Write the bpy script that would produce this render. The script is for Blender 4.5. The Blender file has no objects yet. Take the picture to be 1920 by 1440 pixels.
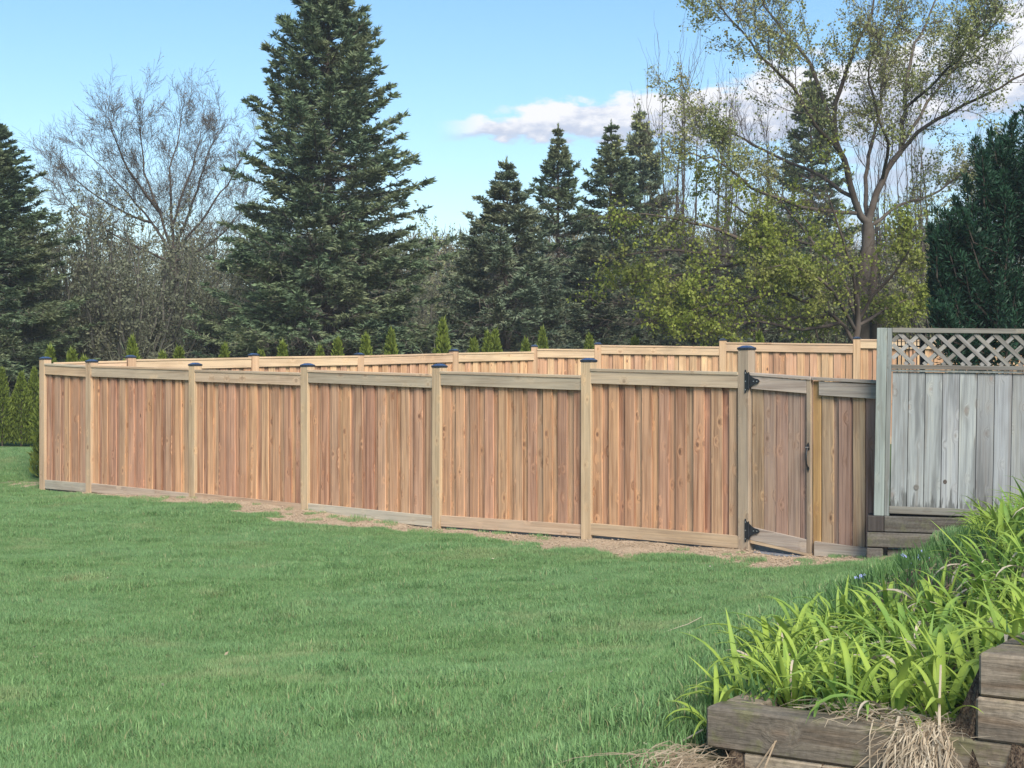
import bpy, math, random
import numpy as np
from mathutils import Vector, Matrix

# ------------------------------------------------------------------ camera, sky, sun, exposure
scene = bpy.context.scene
COL = scene.collection
F, CX, HY, EYE = 2880.0, 960.0, 711.0, 1.84      # focal length in photo pixels, centre column, horizon row, eye height

cam_data = bpy.data.cameras.new("camera")
cam_data.sensor_width = 36.0
cam_data.lens = 36.0 * F / 1920.0
cam_data.shift_y = -9.0 / 1920.0
cam_data.clip_start = 0.1
cam_data.clip_end = 3000.0
cam = bpy.data.objects.new("camera", cam_data)
cam.location = (0, 0, EYE)
cam.rotation_euler = (math.radians(90), 0, 0)
COL.objects.link(cam)
scene.camera = cam

SUN_EL = math.radians(40)
SUN_AZ = math.radians(163)       # clockwise from +Y, so the sun stands behind the camera to the right
SUN_DIR = Vector((math.sin(SUN_AZ) * math.cos(SUN_EL), math.cos(SUN_AZ) * math.cos(SUN_EL), math.sin(SUN_EL)))
sun_data = bpy.data.lights.new("sun", 'SUN')
sun_data.energy = 2.7
sun_data.angle = math.radians(30)
sun_data.color = (1.0, 0.93, 0.82)
sun = bpy.data.objects.new("sun", sun_data)
sun.rotation_euler = SUN_DIR.to_track_quat('Z', 'Y').to_euler()
sun.location = (6, -8, 12)
COL.objects.link(sun)

scene.view_settings.view_transform = 'Standard'
scene.view_settings.look = 'None'
scene.view_settings.gamma = 1.0
scene.view_settings.use_curve_mapping = False
scene.view_settings.exposure = 1.32
scene.cycles.max_bounces = 6
scene.cycles.diffuse_bounces = 3
scene.cycles.transparent_max_bounces = 6


class NT:
    """small helper round a node tree"""
    def __init__(self, tree):
        self.t = tree
        self.t.nodes.clear()

    def n(self, kind, **kw):
        nd = self.t.nodes.new(kind)
        for k, v in kw.items():
            setattr(nd, k, v)
        return nd

    def put(self, sock, v):
        if isinstance(v, bpy.types.NodeSocket):
            self.t.links.new(v, sock)
        elif isinstance(v, (tuple, list)) and len(v) == 3 and sock.type == 'RGBA':
            sock.default_value = (*v, 1)
        else:
            sock.default_value = v

    def m(self, op, a, b=0.0, c=0.0, clamp=False):
        nd = self.n('ShaderNodeMath', operation=op, use_clamp=clamp)
        self.put(nd.inputs[0], a); self.put(nd.inputs[1], b); self.put(nd.inputs[2], c)
        return nd.outputs[0]

    def vm(self, op, a, b=(0, 0, 0)):
        nd = self.n('ShaderNodeVectorMath', operation=op)
        self.put(nd.inputs[0], a); self.put(nd.inputs[1], b)
        return nd.outputs['Value'] if op in ('DOT_PRODUCT', 'LENGTH') else nd.outputs[0]

    def mix(self, fac, a, b, mode='MIX'):
        nd = self.n('ShaderNodeMix', data_type='RGBA', blend_type=mode)
        self.put(nd.inputs[0], fac); self.put(nd.inputs[6], a); self.put(nd.inputs[7], b)
        return nd.outputs[2]

    def noise(self, vec, scale, detail=3.0, rough=0.55, dist=0.0):
        nd = self.n('ShaderNodeTexNoise')
        self.put(nd.inputs['Vector'], vec)
        nd.inputs['Scale'].default_value = scale
        nd.inputs['Detail'].default_value = detail
        nd.inputs['Roughness'].default_value = rough
        nd.inputs['Distortion'].default_value = dist
        return nd.outputs[0]

    def ramp(self, fac, stops, interp='LINEAR'):
        nd = self.n('ShaderNodeValToRGB')
        nd.color_ramp.interpolation = interp
        el = nd.color_ramp.elements
        while len(el) < len(stops):
            el.new(0.5)
        for e, (p, c) in zip(el, stops):
            e.position = p
            e.color = (*c, 1) if isinstance(c, (tuple, list)) else (c, c, c, 1)
        self.put(nd.inputs[0], fac)
        return nd.outputs[0]

    def sstep(self, v, lo, hi, a=0.0, b=1.0):
        nd = self.n('ShaderNodeMapRange', interpolation_type='SMOOTHSTEP')
        self.put(nd.inputs[0], v); self.put(nd.inputs[1], lo); self.put(nd.inputs[2], hi)
        self.put(nd.inputs[3], a); self.put(nd.inputs[4], b)
        return nd.outputs[0]


world = bpy.data.worlds.new("World")
scene.world = world
world.use_nodes = True
w = NT(world.node_tree)
sky = w.n('ShaderNodeTexSky', sky_type='NISHITA')
sky.sun_disc = False
sky.sun_elevation = SUN_EL
sky.sun_rotation = SUN_AZ
sky.air_density = 1.0
sky.dust_density = 0.3
sky.ozone_density = 1.2
tc = w.n('ShaderNodeTexCoord')
sep = w.n('ShaderNodeSeparateXYZ')
w.put(sep.inputs[0], tc.outputs['Generated'])
sx, sy, sz = sep.outputs
az = w.m('ARCTAN2', sx, sy)
el = w.m('DIVIDE', sz, w.m('SQRT', w.m('ADD', w.m('MULTIPLY', sx, sx), w.m('MULTIPLY', sy, sy))))
comb = w.n('ShaderNodeCombineXYZ')
w.put(comb.inputs[0], w.m('MULTIPLY', az, 1.0)); w.put(comb.inputs[1], w.m('MULTIPLY', el, 2.2)); comb.inputs[2].default_value = 3.7
nz = w.noise(comb.outputs[0], 13.0, 7.0, 0.55, 0.15)
nz2 = w.noise(comb.outputs[0], 42.0, 6.0, 0.62)
# long flat-based cumulus bank: thin tongue on its left end, thicker to the right
top = w.m('ADD', 0.166, w.m('MULTIPLY', w.m('MINIMUM', w.m('MAXIMUM', w.m('ADD', az, 0.045), 0.0), 0.6), 0.16))
base = 0.1535
half = w.m('MULTIPLY', w.m('SUBTRACT', top, base), 0.5)
mid = w.m('ADD', base, half)
dist = w.m('DIVIDE', w.m('ABSOLUTE', w.m('SUBTRACT', el, mid)), w.m('MAXIMUM', half, 0.001))
env = w.m('SUBTRACT', 1.0, dist)
env = w.m('ADD', env, w.m('MULTIPLY', w.m('SUBTRACT', nz, 0.42), 3.0))
env = w.m('ADD', env, w.m('MULTIPLY', w.m('SUBTRACT', nz2, 0.5), 2.2))
edge = w.m('MULTIPLY', w.sstep(az, -0.052, -0.015), w.sstep(az, 0.75, 1.3, 1.0, 0.0))
bank = w.m('MULTIPLY', w.sstep(env, 0.0, 0.55), edge)
# the small puff left of it, and thin far clouds low over the trees on the right
puff = w.m('ADD', w.m('POWER', w.m('MULTIPLY', w.m('ADD', az, 0.0052), 150.0), 2.0), w.m('POWER', w.m('MULTIPLY', w.m('SUBTRACT', el, 0.1757), 290.0), 2.0))
puff = w.m('MULTIPLY', w.sstep(w.m('ADD', puff, w.m('MULTIPLY', w.m('SUBTRACT', nz2, 0.5), 2.5)), -0.2, 1.1, 1.0, 0.0), 0.45)
low = w.m('MULTIPLY', w.sstep(w.m('ADD', nz, w.m('MULTIPLY', nz2, 0.3)), 0.52, 0.72), w.m('MULTIPLY', w.sstep(az, 0.07, 0.2), w.m('MULTIPLY', w.sstep(el, 0.05, 0.10), w.sstep(el, 0.17, 0.21, 1.0, 0.0))))
cloud = w.m('MAXIMUM', w.m('MAXIMUM', bank, puff), w.m('MULTIPLY', low, 0.9), clamp=True)
shade = w.sstep(w.m('ADD', w.m('DIVIDE', w.m('SUBTRACT', el, base), w.m('MAXIMUM', w.m('MULTIPLY', half, 2.0), 0.001)), w.m('MULTIPLY', w.m('SUBTRACT', nz2, 0.5), 2.6)), 0.15, 0.8)
ccol = w.mix(shade, (3.4, 3.8, 4.7), (5.7, 5.7, 5.9))
hsv = w.n('ShaderNodeHueSaturation')
hsv.inputs['Hue'].default_value = 0.496
hsv.inputs['Saturation'].default_value = 1.24
hsv.inputs['Value'].default_value = 1.0
w.put(hsv.inputs['Color'], sky.outputs[0])
wc = w.mix(cloud, hsv.outputs[0], ccol)
bg = w.n('ShaderNodeBackground')
w.put(bg.inputs['Color'], wc)
bg.inputs['Strength'].default_value = 0.073
wo = w.n('ShaderNodeOutputWorld')
w.put(wo.inputs['Surface'], bg.outputs[0])


# ------------------------------------------------------------------ helpers
def P(px, py, Z):
    return np.array([(px - CX) / F * Z, Z, EYE - (py - HY) / F * Z])


def XZ(px, s):
    Z = F / s
    return np.array([(px - CX) / s, Z])


def np_mesh(name, V, T, tint=None, smooth=False):
    V = np.asarray(V, dtype=np.float32); T = np.asarray(T, dtype=np.int32)
    me = bpy.data.meshes.new(name)
    k = T.shape[1]
    me.vertices.add(len(V)); me.vertices.foreach_set('co', V.ravel())
    me.loops.add(T.size); me.loops.foreach_set('vertex_index', T.ravel())
    me.polygons.add(len(T))
    me.polygons.foreach_set('loop_start', np.arange(0, T.size, k, dtype=np.int32))
    try:
        me.polygons.foreach_set('loop_total', np.full(len(T), k, dtype=np.int32))
    except Exception:
        pass
    me.polygons.foreach_set('use_smooth', np.full(len(T), smooth, dtype=bool))
    if tint is not None:
        a = me.attributes.new('tint', 'FLOAT', 'POINT')
        a.data.foreach_set('value', np.asarray(tint, dtype=np.float32))
    me.update(calc_edges=True)
    return me


def link(name, data, mat=None, parent=None, loc=(0, 0, 0), rot=(0, 0, 0)):
    o = bpy.data.objects.new(name, data)
    COL.objects.link(o)
    if mat is not None and data is not None and len(data.materials) == 0:
        data.materials.append(mat)
    o.parent = parent
    o.location = tuple(loc)
    o.rotation_euler = rot
    return o


def tag(o, label=None, cat=None, group=None, kind=None):
    if label: o['label'] = label
    if cat: o['category'] = cat
    if group: o['group'] = group
    if kind: o['kind'] = kind
    return o


def empty(name, loc, rz=0.0, ry=0.0):
    o = bpy.data.objects.new(name, None)
    o.empty_display_size = 0.2
    COL.objects.link(o)
    o.location = tuple(loc)
    o.rotation_euler = (0, ry, rz)
    return o


QF = [(0, 3, 2, 1), (4, 5, 6, 7), (0, 1, 5, 4), (1, 2, 6, 5), (2, 3, 7, 6), (3, 0, 4, 7)]


def box_mesh(name, x0, x1, y0, y1, z00, z01, z10, z11, bev=0.0025):
    """box from x0 to x1 whose bottom/top run from z00/z01 (at x0) to z10/z11 (at x1), slightly chamfered"""
    V = [(x0, y0, z00), (x1, y0, z10), (x1, y1, z10), (x0, y1, z00), (x0, y0, z01), (x1, y0, z11), (x1, y1, z11), (x0, y1, z01)]
    me = bpy.data.meshes.new(name)
    me.from_pydata([tuple(map(float, v)) for v in V], [], QF)
    if bev > 0:
        import bmesh
        bm = bmesh.new(); bm.from_mesh(me)
        bmesh.ops.bevel(bm, geom=bm.edges[:], offset=bev, segments=1, affect='EDGES')
        bm.to_mesh(me); bm.free()
    me.update()
    return me


def norm(a):
    return a / np.maximum(np.linalg.norm(a, axis=-1, keepdims=True), 1e-9)


def kites(Pt, D, L, W, rng, mid=0.42, N=None):
    """leaf shaped pairs of triangles"""
    n = len(Pt)
    D = norm(D)
    R = rng.normal(size=(n, 3)) if N is None else N + rng.normal(size=(n, 3)) * 0.35
    S = norm(np.cross(D, R)) * (np.asarray(W).reshape(-1, 1) * 0.5)
    L = np.asarray(L).reshape(-1, 1)
    M = Pt + D * L * mid
    V = np.stack([Pt, M + S, Pt + D * L, M - S], axis=1).reshape(-1, 3)
    b = (np.arange(n) * 4)[:, None]
    T = np.concatenate([b + np.array([[0, 1, 2]]), b + np.array([[0, 2, 3]])], axis=0)
    return V, T


def spikes(Pt, D, L, W, rng):
    n = len(Pt)
    D = norm(D)
    S = norm(np.cross(D, rng.normal(size=(n, 3)))) * (np.asarray(W).reshape(-1, 1) * 0.5)
    V = np.stack([Pt - S, Pt + S, Pt + D * np.asarray(L).reshape(-1, 1)], axis=1).reshape(-1, 3)
    T = np.arange(3 * n).reshape(-1, 3)
    return V, T


class Bag:
    def __init__(self):
        self.V, self.T, self.t, self.n = [], [], [], 0

    def add(self, V, T, tint=0.5):
        V = np.asarray(V, float)
        self.V.append(V); self.T.append(np.asarray(T) + self.n)
        t = np.full(len(V), tint, float) if np.isscalar(tint) else np.asarray(tint, float)
        self.t.append(t); self.n += len(V)

    def mesh(self, name, smooth=False):
        return np_mesh(name, np.concatenate(self.V), np.concatenate(self.T), np.concatenate(self.t), smooth)


def tube(bag, pts, rad, sides=5, tint=0.5):
    pts = np.asarray(pts, float); n = len(pts)
    rad = np.asarray(rad, float)
    tan = np.gradient(pts, axis=0)
    tan = norm(tan)
    ref = np.array([0.31, 0.17, 0.93]) if abs(tan[0, 2]) < 0.8 else np.array([1.0, 0.1, 0.05])
    u = norm(np.cross(tan, ref)); v = np.cross(tan, u)
    a = np.linspace(0, 2 * np.pi, sides, endpoint=False)
    ring = pts[:, None, :] + rad[:, None, None] * (np.cos(a)[None, :, None] * u[:, None, :] + np.sin(a)[None, :, None] * v[:, None, :])
    V = ring.reshape(-1, 3)
    i = np.arange(n - 1)[:, None] * sides; j = np.arange(sides)[None, :]; j2 = (j + 1) % sides
    A = i + j; B = i + j2; C = i + sides + j2; Dd = i + sides + j
    T = np.concatenate([np.stack([A, B, C], -1).reshape(-1, 3), np.stack([A, C, Dd], -1).reshape(-1, 3)])
    bag.add(V, T, tint)


# ------------------------------------------------------------------ terrain
wallA = XZ(1323, 550.0)            # left end of the low timber wall (X, Y)
wallB = XZ(1792, 603.0)
wdir = (wallB - wallA) / np.linalg.norm(wallB - wallA)
wnor = np.array([wdir[1], -wdir[0]])       # towards the camera
WALL_TOP = 0.724


def wq(px):
    k = (px - CX) / F
    return float((k * wallA[1] - wallA[0]) / (wdir[0] - k * wdir[1]))


WQ_STEP = wq(1830)


def sF(px):
    return 0.96 * (124.0 + 0.0456 * (px - 172.0))


ctrl_px = [(85, 918, 25.0), (366, 941, 21.8), (577, 964, 20.5), (824, 990, 19.5), (1104, 1007, 18.0), (1400, 1031, 16.65), (1500, 1046, 16.1), (1640, 1046, 15.4),
           (1780, 1024, 15.0), (1850, 990, 14.3), (1310, 1400, 5.3), (1380, 1295, 6.0), (1480, 1220, 7.0), (1600, 1120, 9.0), (1700, 1082, 11.0), (1780, 1056, 13.4),
           (1900, 1000, 8.2), (1900, 1000, 11.0), (0, 838, 30.0), (60, 838, 30.5)]
ctrl = [tuple(P(*c)) for c in ctrl_px]
ctrl += [(0, 6.1, 0.34), (-1.5, 6.3, 0.24), (-4, 8, 0.12), (0, 9, 0.14), (1.2, 9, 0.25), (-3, 13, 0.02), (1.0, 13, 0.05), (-8, 14, 0.0), (-8, 20, 0.02), (-12, 25, 0.1),
         (0, 2, 0.42), (-5, 1, 0.35), (3, 0, 0.6), (1.0, 6.0, 0.62), (1.6, 5.6, 0.74), (2.0, 5.2, 0.93), (1.9, 6.5, 0.80), (2.6, 6.5, 1.02), (3.0, 6.0, 1.1), (4.5, 8, 1.15), (4.5, 12, 0.65), (5.0, 15, 0.45), (8, 14, 0.9), (8, 8, 1.3),
         (-5, 26.5, 0.25), (-2.5, 29, 0.35), (0.5, 31.5, 0.46), (4, 30.5, 0.52), (7, 29.6, 0.6), (10, 28, 0.7), (-8, 29, 0.48), (-12, 30, 0.5), (0, 24, 0.2), (4, 22, 0.25), (8, 20, 0.5),
         (-12, 36, 0.6), (0, 36, 0.6), (12, 36, 0.8), (-15, 15, 0.0), (14, 22, 0.9), (14, 10, 1.4)]
ctrl = np.array(ctrl)


def _tps(r):
    return np.where(r > 1e-6, r * r * np.log(np.maximum(r, 1e-6)), 0.0)


_n = len(ctrl)
_K = _tps(np.linalg.norm(ctrl[:, None, :2] - ctrl[None, :, :2], axis=-1)) + np.eye(_n) * 0.06
_Pm = np.hstack([np.ones((_n, 1)), ctrl[:, :2]])
_A = np.block([[_K, _Pm], [_Pm.T, np.zeros((3, 3))]])
_sol = np.linalg.solve(_A, np.concatenate([ctrl[:, 2], np.zeros(3)]))


def ground(X, Y):
    X = np.atleast_1d(np.asarray(X, float)); Y = np.atleast_1d(np.asarray(Y, float))
    Xc = np.clip(X, -15, 14); Yc = np.clip(Y, 1, 36)
    z = np.zeros(len(X))
    for i in range(0, len(X), 20000):
        a = np.stack([Xc[i:i + 20000], Yc[i:i + 20000]], -1)
        r = np.linalg.norm(a[:, None, :] - ctrl[None, :, :2], axis=-1)
        z[i:i + 20000] = _tps(r) @ _sol[:_n] + _sol[_n] + a @ _sol[_n + 1:]
    z = np.clip(z, -0.1, 1.5)
    # in front of the timber wall the soil lies lower
    q0 = (X - wallA[0]) * wdir[0] + (Y - wallA[1]) * wdir[1]
    q1 = (X - wallA[0]) * wnor[0] + (Y - wallA[1]) * wnor[1]
    zf = 0.42 + 0.26 * np.clip((q0 - 0.86) / 0.3, 0, 1) ** 1.3 - 0.10 * np.clip(q1, 0, 1)
    k = np.clip((q1 + 0.10) / 0.06, 0, 1) * np.clip((q0 + 0.25) / 0.3, 0, 1)
    z = z * (1 - k) + zf * k
    # behind the wall the bed is filled up level with the timbers
    kb = np.clip((-q1 - 0.0) / 0.05, 0, 1) * np.clip((q0 + 0.05) / 0.12, 0, 1) * np.clip(1 - (-q1 - 0.25) / 0.5, 0, 1)
    zb = np.where(q0 > WQ_STEP - .01, 0.96, 0.70)
    z = z * (1 - kb) + zb * kb
    # small lumps, then the far country rising gently
    z = z + 0.012 * np.sin(X * 3.1 + np.sin(Y * 1.7)) * np.sin(Y * 2.3 + 1.3 * np.sin(X * 1.1))
    z = z + np.clip(Y - 36, 0, 60) * 0.02 + np.clip(Y - 96, 0, 250) * 0.085
    return z


def g1(x, y):
    return float(ground([x], [y])[0])


def hash_noise(X, Y, s, seed=0):
    """smooth value noise"""
    x = X * s + seed * 17.3; y = Y * s - seed * 9.1
    xi = np.floor(x); yi = np.floor(y); fx = x - xi; fy = y - yi
    fx = fx * fx * (3 - 2 * fx); fy = fy * fy * (3 - 2 * fy)

    def h(a, b):
        v = np.sin(a * 127.1 + b * 311.7 + seed) * 43758.5453
        return v - np.floor(v)
    return (h(xi, yi) * (1 - fx) + h(xi + 1, yi) * fx) * (1 - fy) + (h(xi, yi + 1) * (1 - fx) + h(xi + 1, yi + 1) * fx) * fy


fx_ = [XZ(p, sF(p)) for p in (85, 172, 366, 576.7, 824, 1104, 1400, 1526, 1640)]
FP = np.array(fx_)


def seg_dist(X, Y, pts):
    best = np.full(len(X), 1e9)
    for a, b in zip(pts[:-1], pts[1:]):
        d = b - a; L = np.linalg.norm(d); d = d / L
        t = np.clip((X - a[0]) * d[0] + (Y - a[1]) * d[1], 0, L)
        best = np.minimum(best, np.hypot(X - a[0] - t * d[0], Y - a[1] - t * d[1]))
    return best


def bed_edge_x(Y):
    return np.interp(Y, [4.9, 5.3, 6.0, 7.0, 9.0, 11.0, 13.4, 15.0], [0.55, 0.64, 0.875, 1.26, 2.0, 2.83, 3.82, 4.6])


def dirt_mask(X, Y):
    """1 where the soil is bare"""
    d = seg_dist(X, Y, FP)
    wid = 0.62 + 0.85 * hash_noise(X, Y, 0.45, 3) + 0.7 * (hash_noise(X, Y, 2.2, 5) - 0.5) + 0.4 * (hash_noise(X, Y, 6.5, 6) - 0.5)
    t = np.clip((X - FP[0, 0]) / (FP[6, 0] - FP[0, 0]), 0, 1)
    wid = wid * np.interp(t, [0, 0.12, 0.25, 0.5, 0.8, 1.0], [0.15, 0.28, 0.95, 1.15, 0.95, 1.0])
    m = np.clip((wid - d) / 0.25 + 0.5, 0, 1)
    # the yard behind the fence stays thin and the corner by the first post is scuffed
    m = np.maximum(m, np.clip(1.0 - np.hypot((X + 7.9) / 1.2, (Y - 25.6) / 0.7), 0, 1) * 0.8)
    # patch by the gate
    m = np.maximum(m, np.clip(1.3 - np.hypot((X - 2.75) / 1.0, (Y - 15.55) / 0.8), 0, 1) * 0.9)
    return m


def bed_mask(X, Y):
    e = bed_edge_x(Y) + 0.10 * (hash_noise(X, Y, 3.0, 8) - 0.5)
    m = np.clip((X - e) / 0.10, 0, 1) * np.clip((14.8 - Y) / 0.8, 0, 1)
    q1 = (X - wallA[0]) * wnor[0] + (Y - wallA[1]) * wnor[1]
    q0 = (X - wallA[0]) * wdir[0] + (Y - wallA[1]) * wdir[1]
    m = np.maximum(m, np.clip((q1 + 0.1) / 0.1, 0, 1) * np.clip((q0 + 0.22 + 0.1 * hash_noise(X, Y, 5.0, 2)) / 0.1, 0, 1))
    return m


def axis_vals(lo, a, b, hi, fine, grow=1.22):
    v = list(np.arange(a, b + 1e-6, fine))
    s = fine; x = b
    while x < hi:
        s = min(s * grow, 25.0); x += s; v.append(x)
    s = fine; x = a
    while x > lo:
        s = min(s * grow, 25.0); x -= s; v.insert(0, x)
    return np.array(v)


gx = axis_vals(-400, -9.5, 6.5, 400, 0.085)
gy = axis_vals(-120, 3.6, 27.0, 700, 0.085)
GX, GY = np.meshgrid(gx, gy)
fxx, fyy = GX.ravel(), GY.ravel()
gz = ground(fxx, fyy)
dm = dirt_mask(fxx, fyy); bm_ = bed_mask(fxx, fyy)
gz = gz + dm * 0.02 * (hash_noise(fxx, fyy, 7.0, 1) - 0.5) - 0.004
nx, ny = len(gx), len(gy)
ii, jj = np.meshgrid(np.arange(nx - 1), np.arange(ny - 1))
a0 = (jj * nx + ii).ravel()
gme = np_mesh("ground", np.stack([fxx, fyy, gz], -1), np.stack([a0, a0 + 1, a0 + nx + 1, a0 + nx], -1), dm, True)
a_ = gme.attributes.new('bed', 'FLOAT', 'POINT'); a_.data.foreach_set('value', bm_.astype(np.float32))


# ------------------------------------------------------------------ materials
def new_mat(name):
    m = bpy.data.materials.new(name); m.use_nodes = True
    return m, NT(m.node_tree)


def finish(t, color, rough=0.8, bump=None, bump_d=0.01, spec=0.3, metal=0.0, trans=0.0):
    b = t.n('ShaderNodeBsdfPrincipled')
    t.put(b.inputs['Base Color'], color); t.put(b.inputs['Roughness'], rough)
    b.inputs['Specular IOR Level'].default_value = spec
    b.inputs['Metallic'].default_value = metal
    nrm = None
    if bump is not None:
        bn = t.n('ShaderNodeBump'); bn.inputs['Distance'].default_value = bump_d
        t.put(bn.inputs['Height'], bump); nrm = bn.outputs[0]
        t.put(b.inputs['Normal'], nrm)
    out = t.n('ShaderNodeOutputMaterial')
    sh = b.outputs[0]
    if trans > 0:
        tr = t.n('ShaderNodeBsdfTranslucent'); t.put(tr.inputs['Color'], color)
        ms = t.n('ShaderNodeMixShader'); ms.inputs[0].default_value = trans
        t.put(ms.inputs[1], sh); t.put(ms.inputs[2], tr.outputs[0]); sh = ms.outputs[0]
    t.put(out.inputs['Surface'], sh)


def attr(t, name):
    a = t.n('ShaderNodeAttribute'); a.attribute_name = name
    return a.outputs['Fac']


def foliage_mat(name, dark, light, patch=None, pscale=0.6, rough=0.6, trans=0.25, spec=0.25):
    m, t = new_mat(name)
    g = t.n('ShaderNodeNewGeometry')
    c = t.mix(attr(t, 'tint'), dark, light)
    if patch is not None:
        c = t.mix(t.sstep(t.noise(g.outputs['Position'], pscale, 3.0), 0.42, 0.68), c, t.mix(0.7, c, patch))
    finish(t, c, rough, trans=trans, spec=spec)
    return m


def wood_mat(name, cols, axis='Z', grain=0.5, knots=1.0, streak=None, rough=0.82, foot=None, lf=1.0, blotch=None, bd=0.0025):
    """cols: list of base colours picked per piece; grain runs along the given local axis"""
    m, t = new_mat(name)
    tcn = t.n('ShaderNodeTexCoord'); oi = t.n('ShaderNodeObjectInfo')
    rnd = oi.outputs['Random']
    sp = t.n('ShaderNodeSeparateXYZ'); t.put(sp.inputs[0], tcn.outputs['Object'])
    ax = {'X': 0, 'Y': 1, 'Z': 2}[axis]
    lon = sp.outputs[ax]
    o1, o2 = [sp.outputs[i] for i in range(3) if i != ax]
    off = t.m('MULTIPLY', rnd, 57.0)
    cb = t.n('ShaderNodeCombineXYZ')
    t.put(cb.inputs[0], t.m('ADD', o1, off)); t.put(cb.inputs[1], o2); t.put(cb.inputs[2], t.m('ADD', lon, t.m('MULTIPLY', rnd, 131.0)))
    base = cb.outputs[0]
    # knots: sparse cells, stretched along the grain, that also bend the grain round them
    vk = t.n('ShaderNodeTexVoronoi'); vk.feature = 'F1'; vk.inputs['Scale'].default_value = 1.0
    t.put(vk.inputs['Vector'], t.vm('MULTIPLY', base, (8.0, 5.0, 4.6)))
    kd = vk.outputs['Distance']
    sel = t.m('GREATER_THAN', t.n('ShaderNodeSeparateColor').outputs[0], 0.0)
    sc = t.n('ShaderNodeSeparateColor'); t.put(sc.inputs[0], vk.outputs['Color'])
    pick = t.sstep(sc.outputs[0], 0.36, 0.42)
    near = t.m('MULTIPLY', t.sstep(kd, 0.05, 0.42, 1.0, 0.0), pick)
    bend = t.vm('ADD', base, t.vm('SCALE', (1, 0.3, 0), (0, 0, 0)))
    warp = t.n('ShaderNodeCombineXYZ'); t.put(warp.inputs[0], t.m('MULTIPLY', near, 0.05)); t.put(warp.inputs[1], t.m('MULTIPLY', near, 0.02))
    gv = t.vm('ADD', base, warp.outputs[0])
    g1n = t.noise(t.vm('MULTIPLY', gv, (70, 70, 1.6 * lf)), 1.0, 4.0, 0.6, 0.4)
    g2n = t.noise(t.vm('MULTIPLY', gv, (16, 16, 0.5 * lf)), 1.0, 3.0, 0.5, 0.8)
    g3n = t.noise(t.vm('MULTIPLY', base, (3.0, 3.0, 1.3)), 1.0, 3.0, 0.6)
    n = len(cols)
    c = t.ramp(rnd, [(i / n, col) for i, col in enumerate(cols)], 'CONSTANT')
    rn2 = t.m('FRACT', t.m('MULTIPLY', rnd, 37.7))
    c = t.mix(1.0, c, t.ramp(rn2, [(0, 0.90), (1, 1.12)]), 'MULTIPLY')
    c = t.mix(grain, c, t.ramp(g1n, [(0.3, 0.50), (0.5, 1.0), (0.72, 1.28)]), 'MULTIPLY')
    c = t.mix(grain, c, t.ramp(g2n, [(0.32, (0.55, 0.44, 0.36)), (0.5, (1, 1, 1)), (0.7, (1.22, 1.16, 1.04))]), 'MULTIPLY')
    c = t.mix(0.5, c, t.ramp(g3n, [(0.35, (0.74, 0.70, 0.68)), (0.5, (1, 1, 1)), (0.65, (1.12, 1.1, 1.05))]), 'MULTIPLY')
    if knots > 0:
        halo = t.m('MULTIPLY', t.m('MULTIPLY', t.sstep(kd, 0.20, 0.46, 1.0, 0.0), pick), 0.35 * knots)
        c = t.mix(halo, c, t.mix(1.0, c, (1.35, 1.15, 0.95), 'MULTIPLY'))
        core = t.m('MULTIPLY', t.m('MULTIPLY', t.sstep(t.m('ADD', t.m('ADD', kd, t.m('MULTIPLY', sc.outputs[2], 0.08)), t.m('MULTIPLY', t.m('SUBTRACT', g1n, 0.5), 0.12)), 0.10, 0.22, 1.0, 0.0), pick), knots)
        c = t.mix(core, c, t.mix(sc.outputs[1], (0.10, 0.055, 0.038), (0.24, 0.135, 0.085)))
    if streak is not None:
        sn = t.noise(t.vm('MULTIPLY', base, (5, 5, 0.6)), 1.0, 4.0, 0.6)
        c = t.mix(t.m('MULTIPLY', t.sstep(sn, 0.52, 0.66), 0.75), c, streak)
    if blotch is not None:
        bn_ = t.noise(base, 9.0, 5.0, 0.65)
        c = t.mix(t.m('MULTIPLY', t.sstep(bn_, 0.50, 0.64), 0.7), c, blotch)
        bn2 = t.noise(t.vm('ADD', base, (5, 9, 3)), 45.0, 4.0, 0.7)
        c = t.mix(1.0, c, t.ramp(bn2, [(0.3, 0.72), (0.5, 1.0), (0.7, 1.25)]), 'MULTIPLY')
    if foot is not None:   # damp black growth creeping up from the bottom end
        fn = t.noise(t.vm('MULTIPLY', base, (26, 26, 3)), 1.0, 3.0, 0.6)
        hgt = t.m('ADD', t.m('MULTIPLY', t.m('SUBTRACT', fn, 0.42), 0.9), 0.02)
        c = t.mix(t.m('MULTIPLY', t.sstep(t.m('SUBTRACT', hgt, lon), -0.02, 0.10), 0.7), c, foot)
    hgt = t.m('ADD', t.m('MULTIPLY', g1n, 0.7), t.m('MULTIPLY', g2n, 0.6))
    finish(t, c, rough, bump=hgt, bump_d=bd, spec=0.2)
    return m


FENCE_COLS = [(0.43, 0.250, 0.155), (0.48, 0.285, 0.165), (0.39, 0.22, 0.14), (0.46, 0.29, 0.18), (0.44, 0.25, 0.165), (0.42, 0.262, 0.17), (0.48, 0.28, 0.16), (0.38, 0.21, 0.14),
              (0.43, 0.27, 0.18), (0.49, 0.305, 0.18), (0.41, 0.238, 0.15), (0.455, 0.27, 0.165), (0.43, 0.258, 0.17), (0.39, 0.23, 0.155), (0.42, 0.28, 0.18), (0.47, 0.28, 0.17)]
BACK_COLS = [(0.50, 0.305, 0.18), (0.54, 0.345, 0.20), (0.44, 0.265, 0.16), (0.50, 0.34, 0.205), (0.47, 0.285, 0.185), (0.55, 0.37, 0.22), (0.42, 0.25, 0.16)]
GATE_COLS = [(0.30, 0.195, 0.15), (0.27, 0.17, 0.135), (0.36, 0.255, 0.165), (0.25, 0.15, 0.12), (0.31, 0.22, 0.17), (0.28, 0.20, 0.155)]
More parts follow.
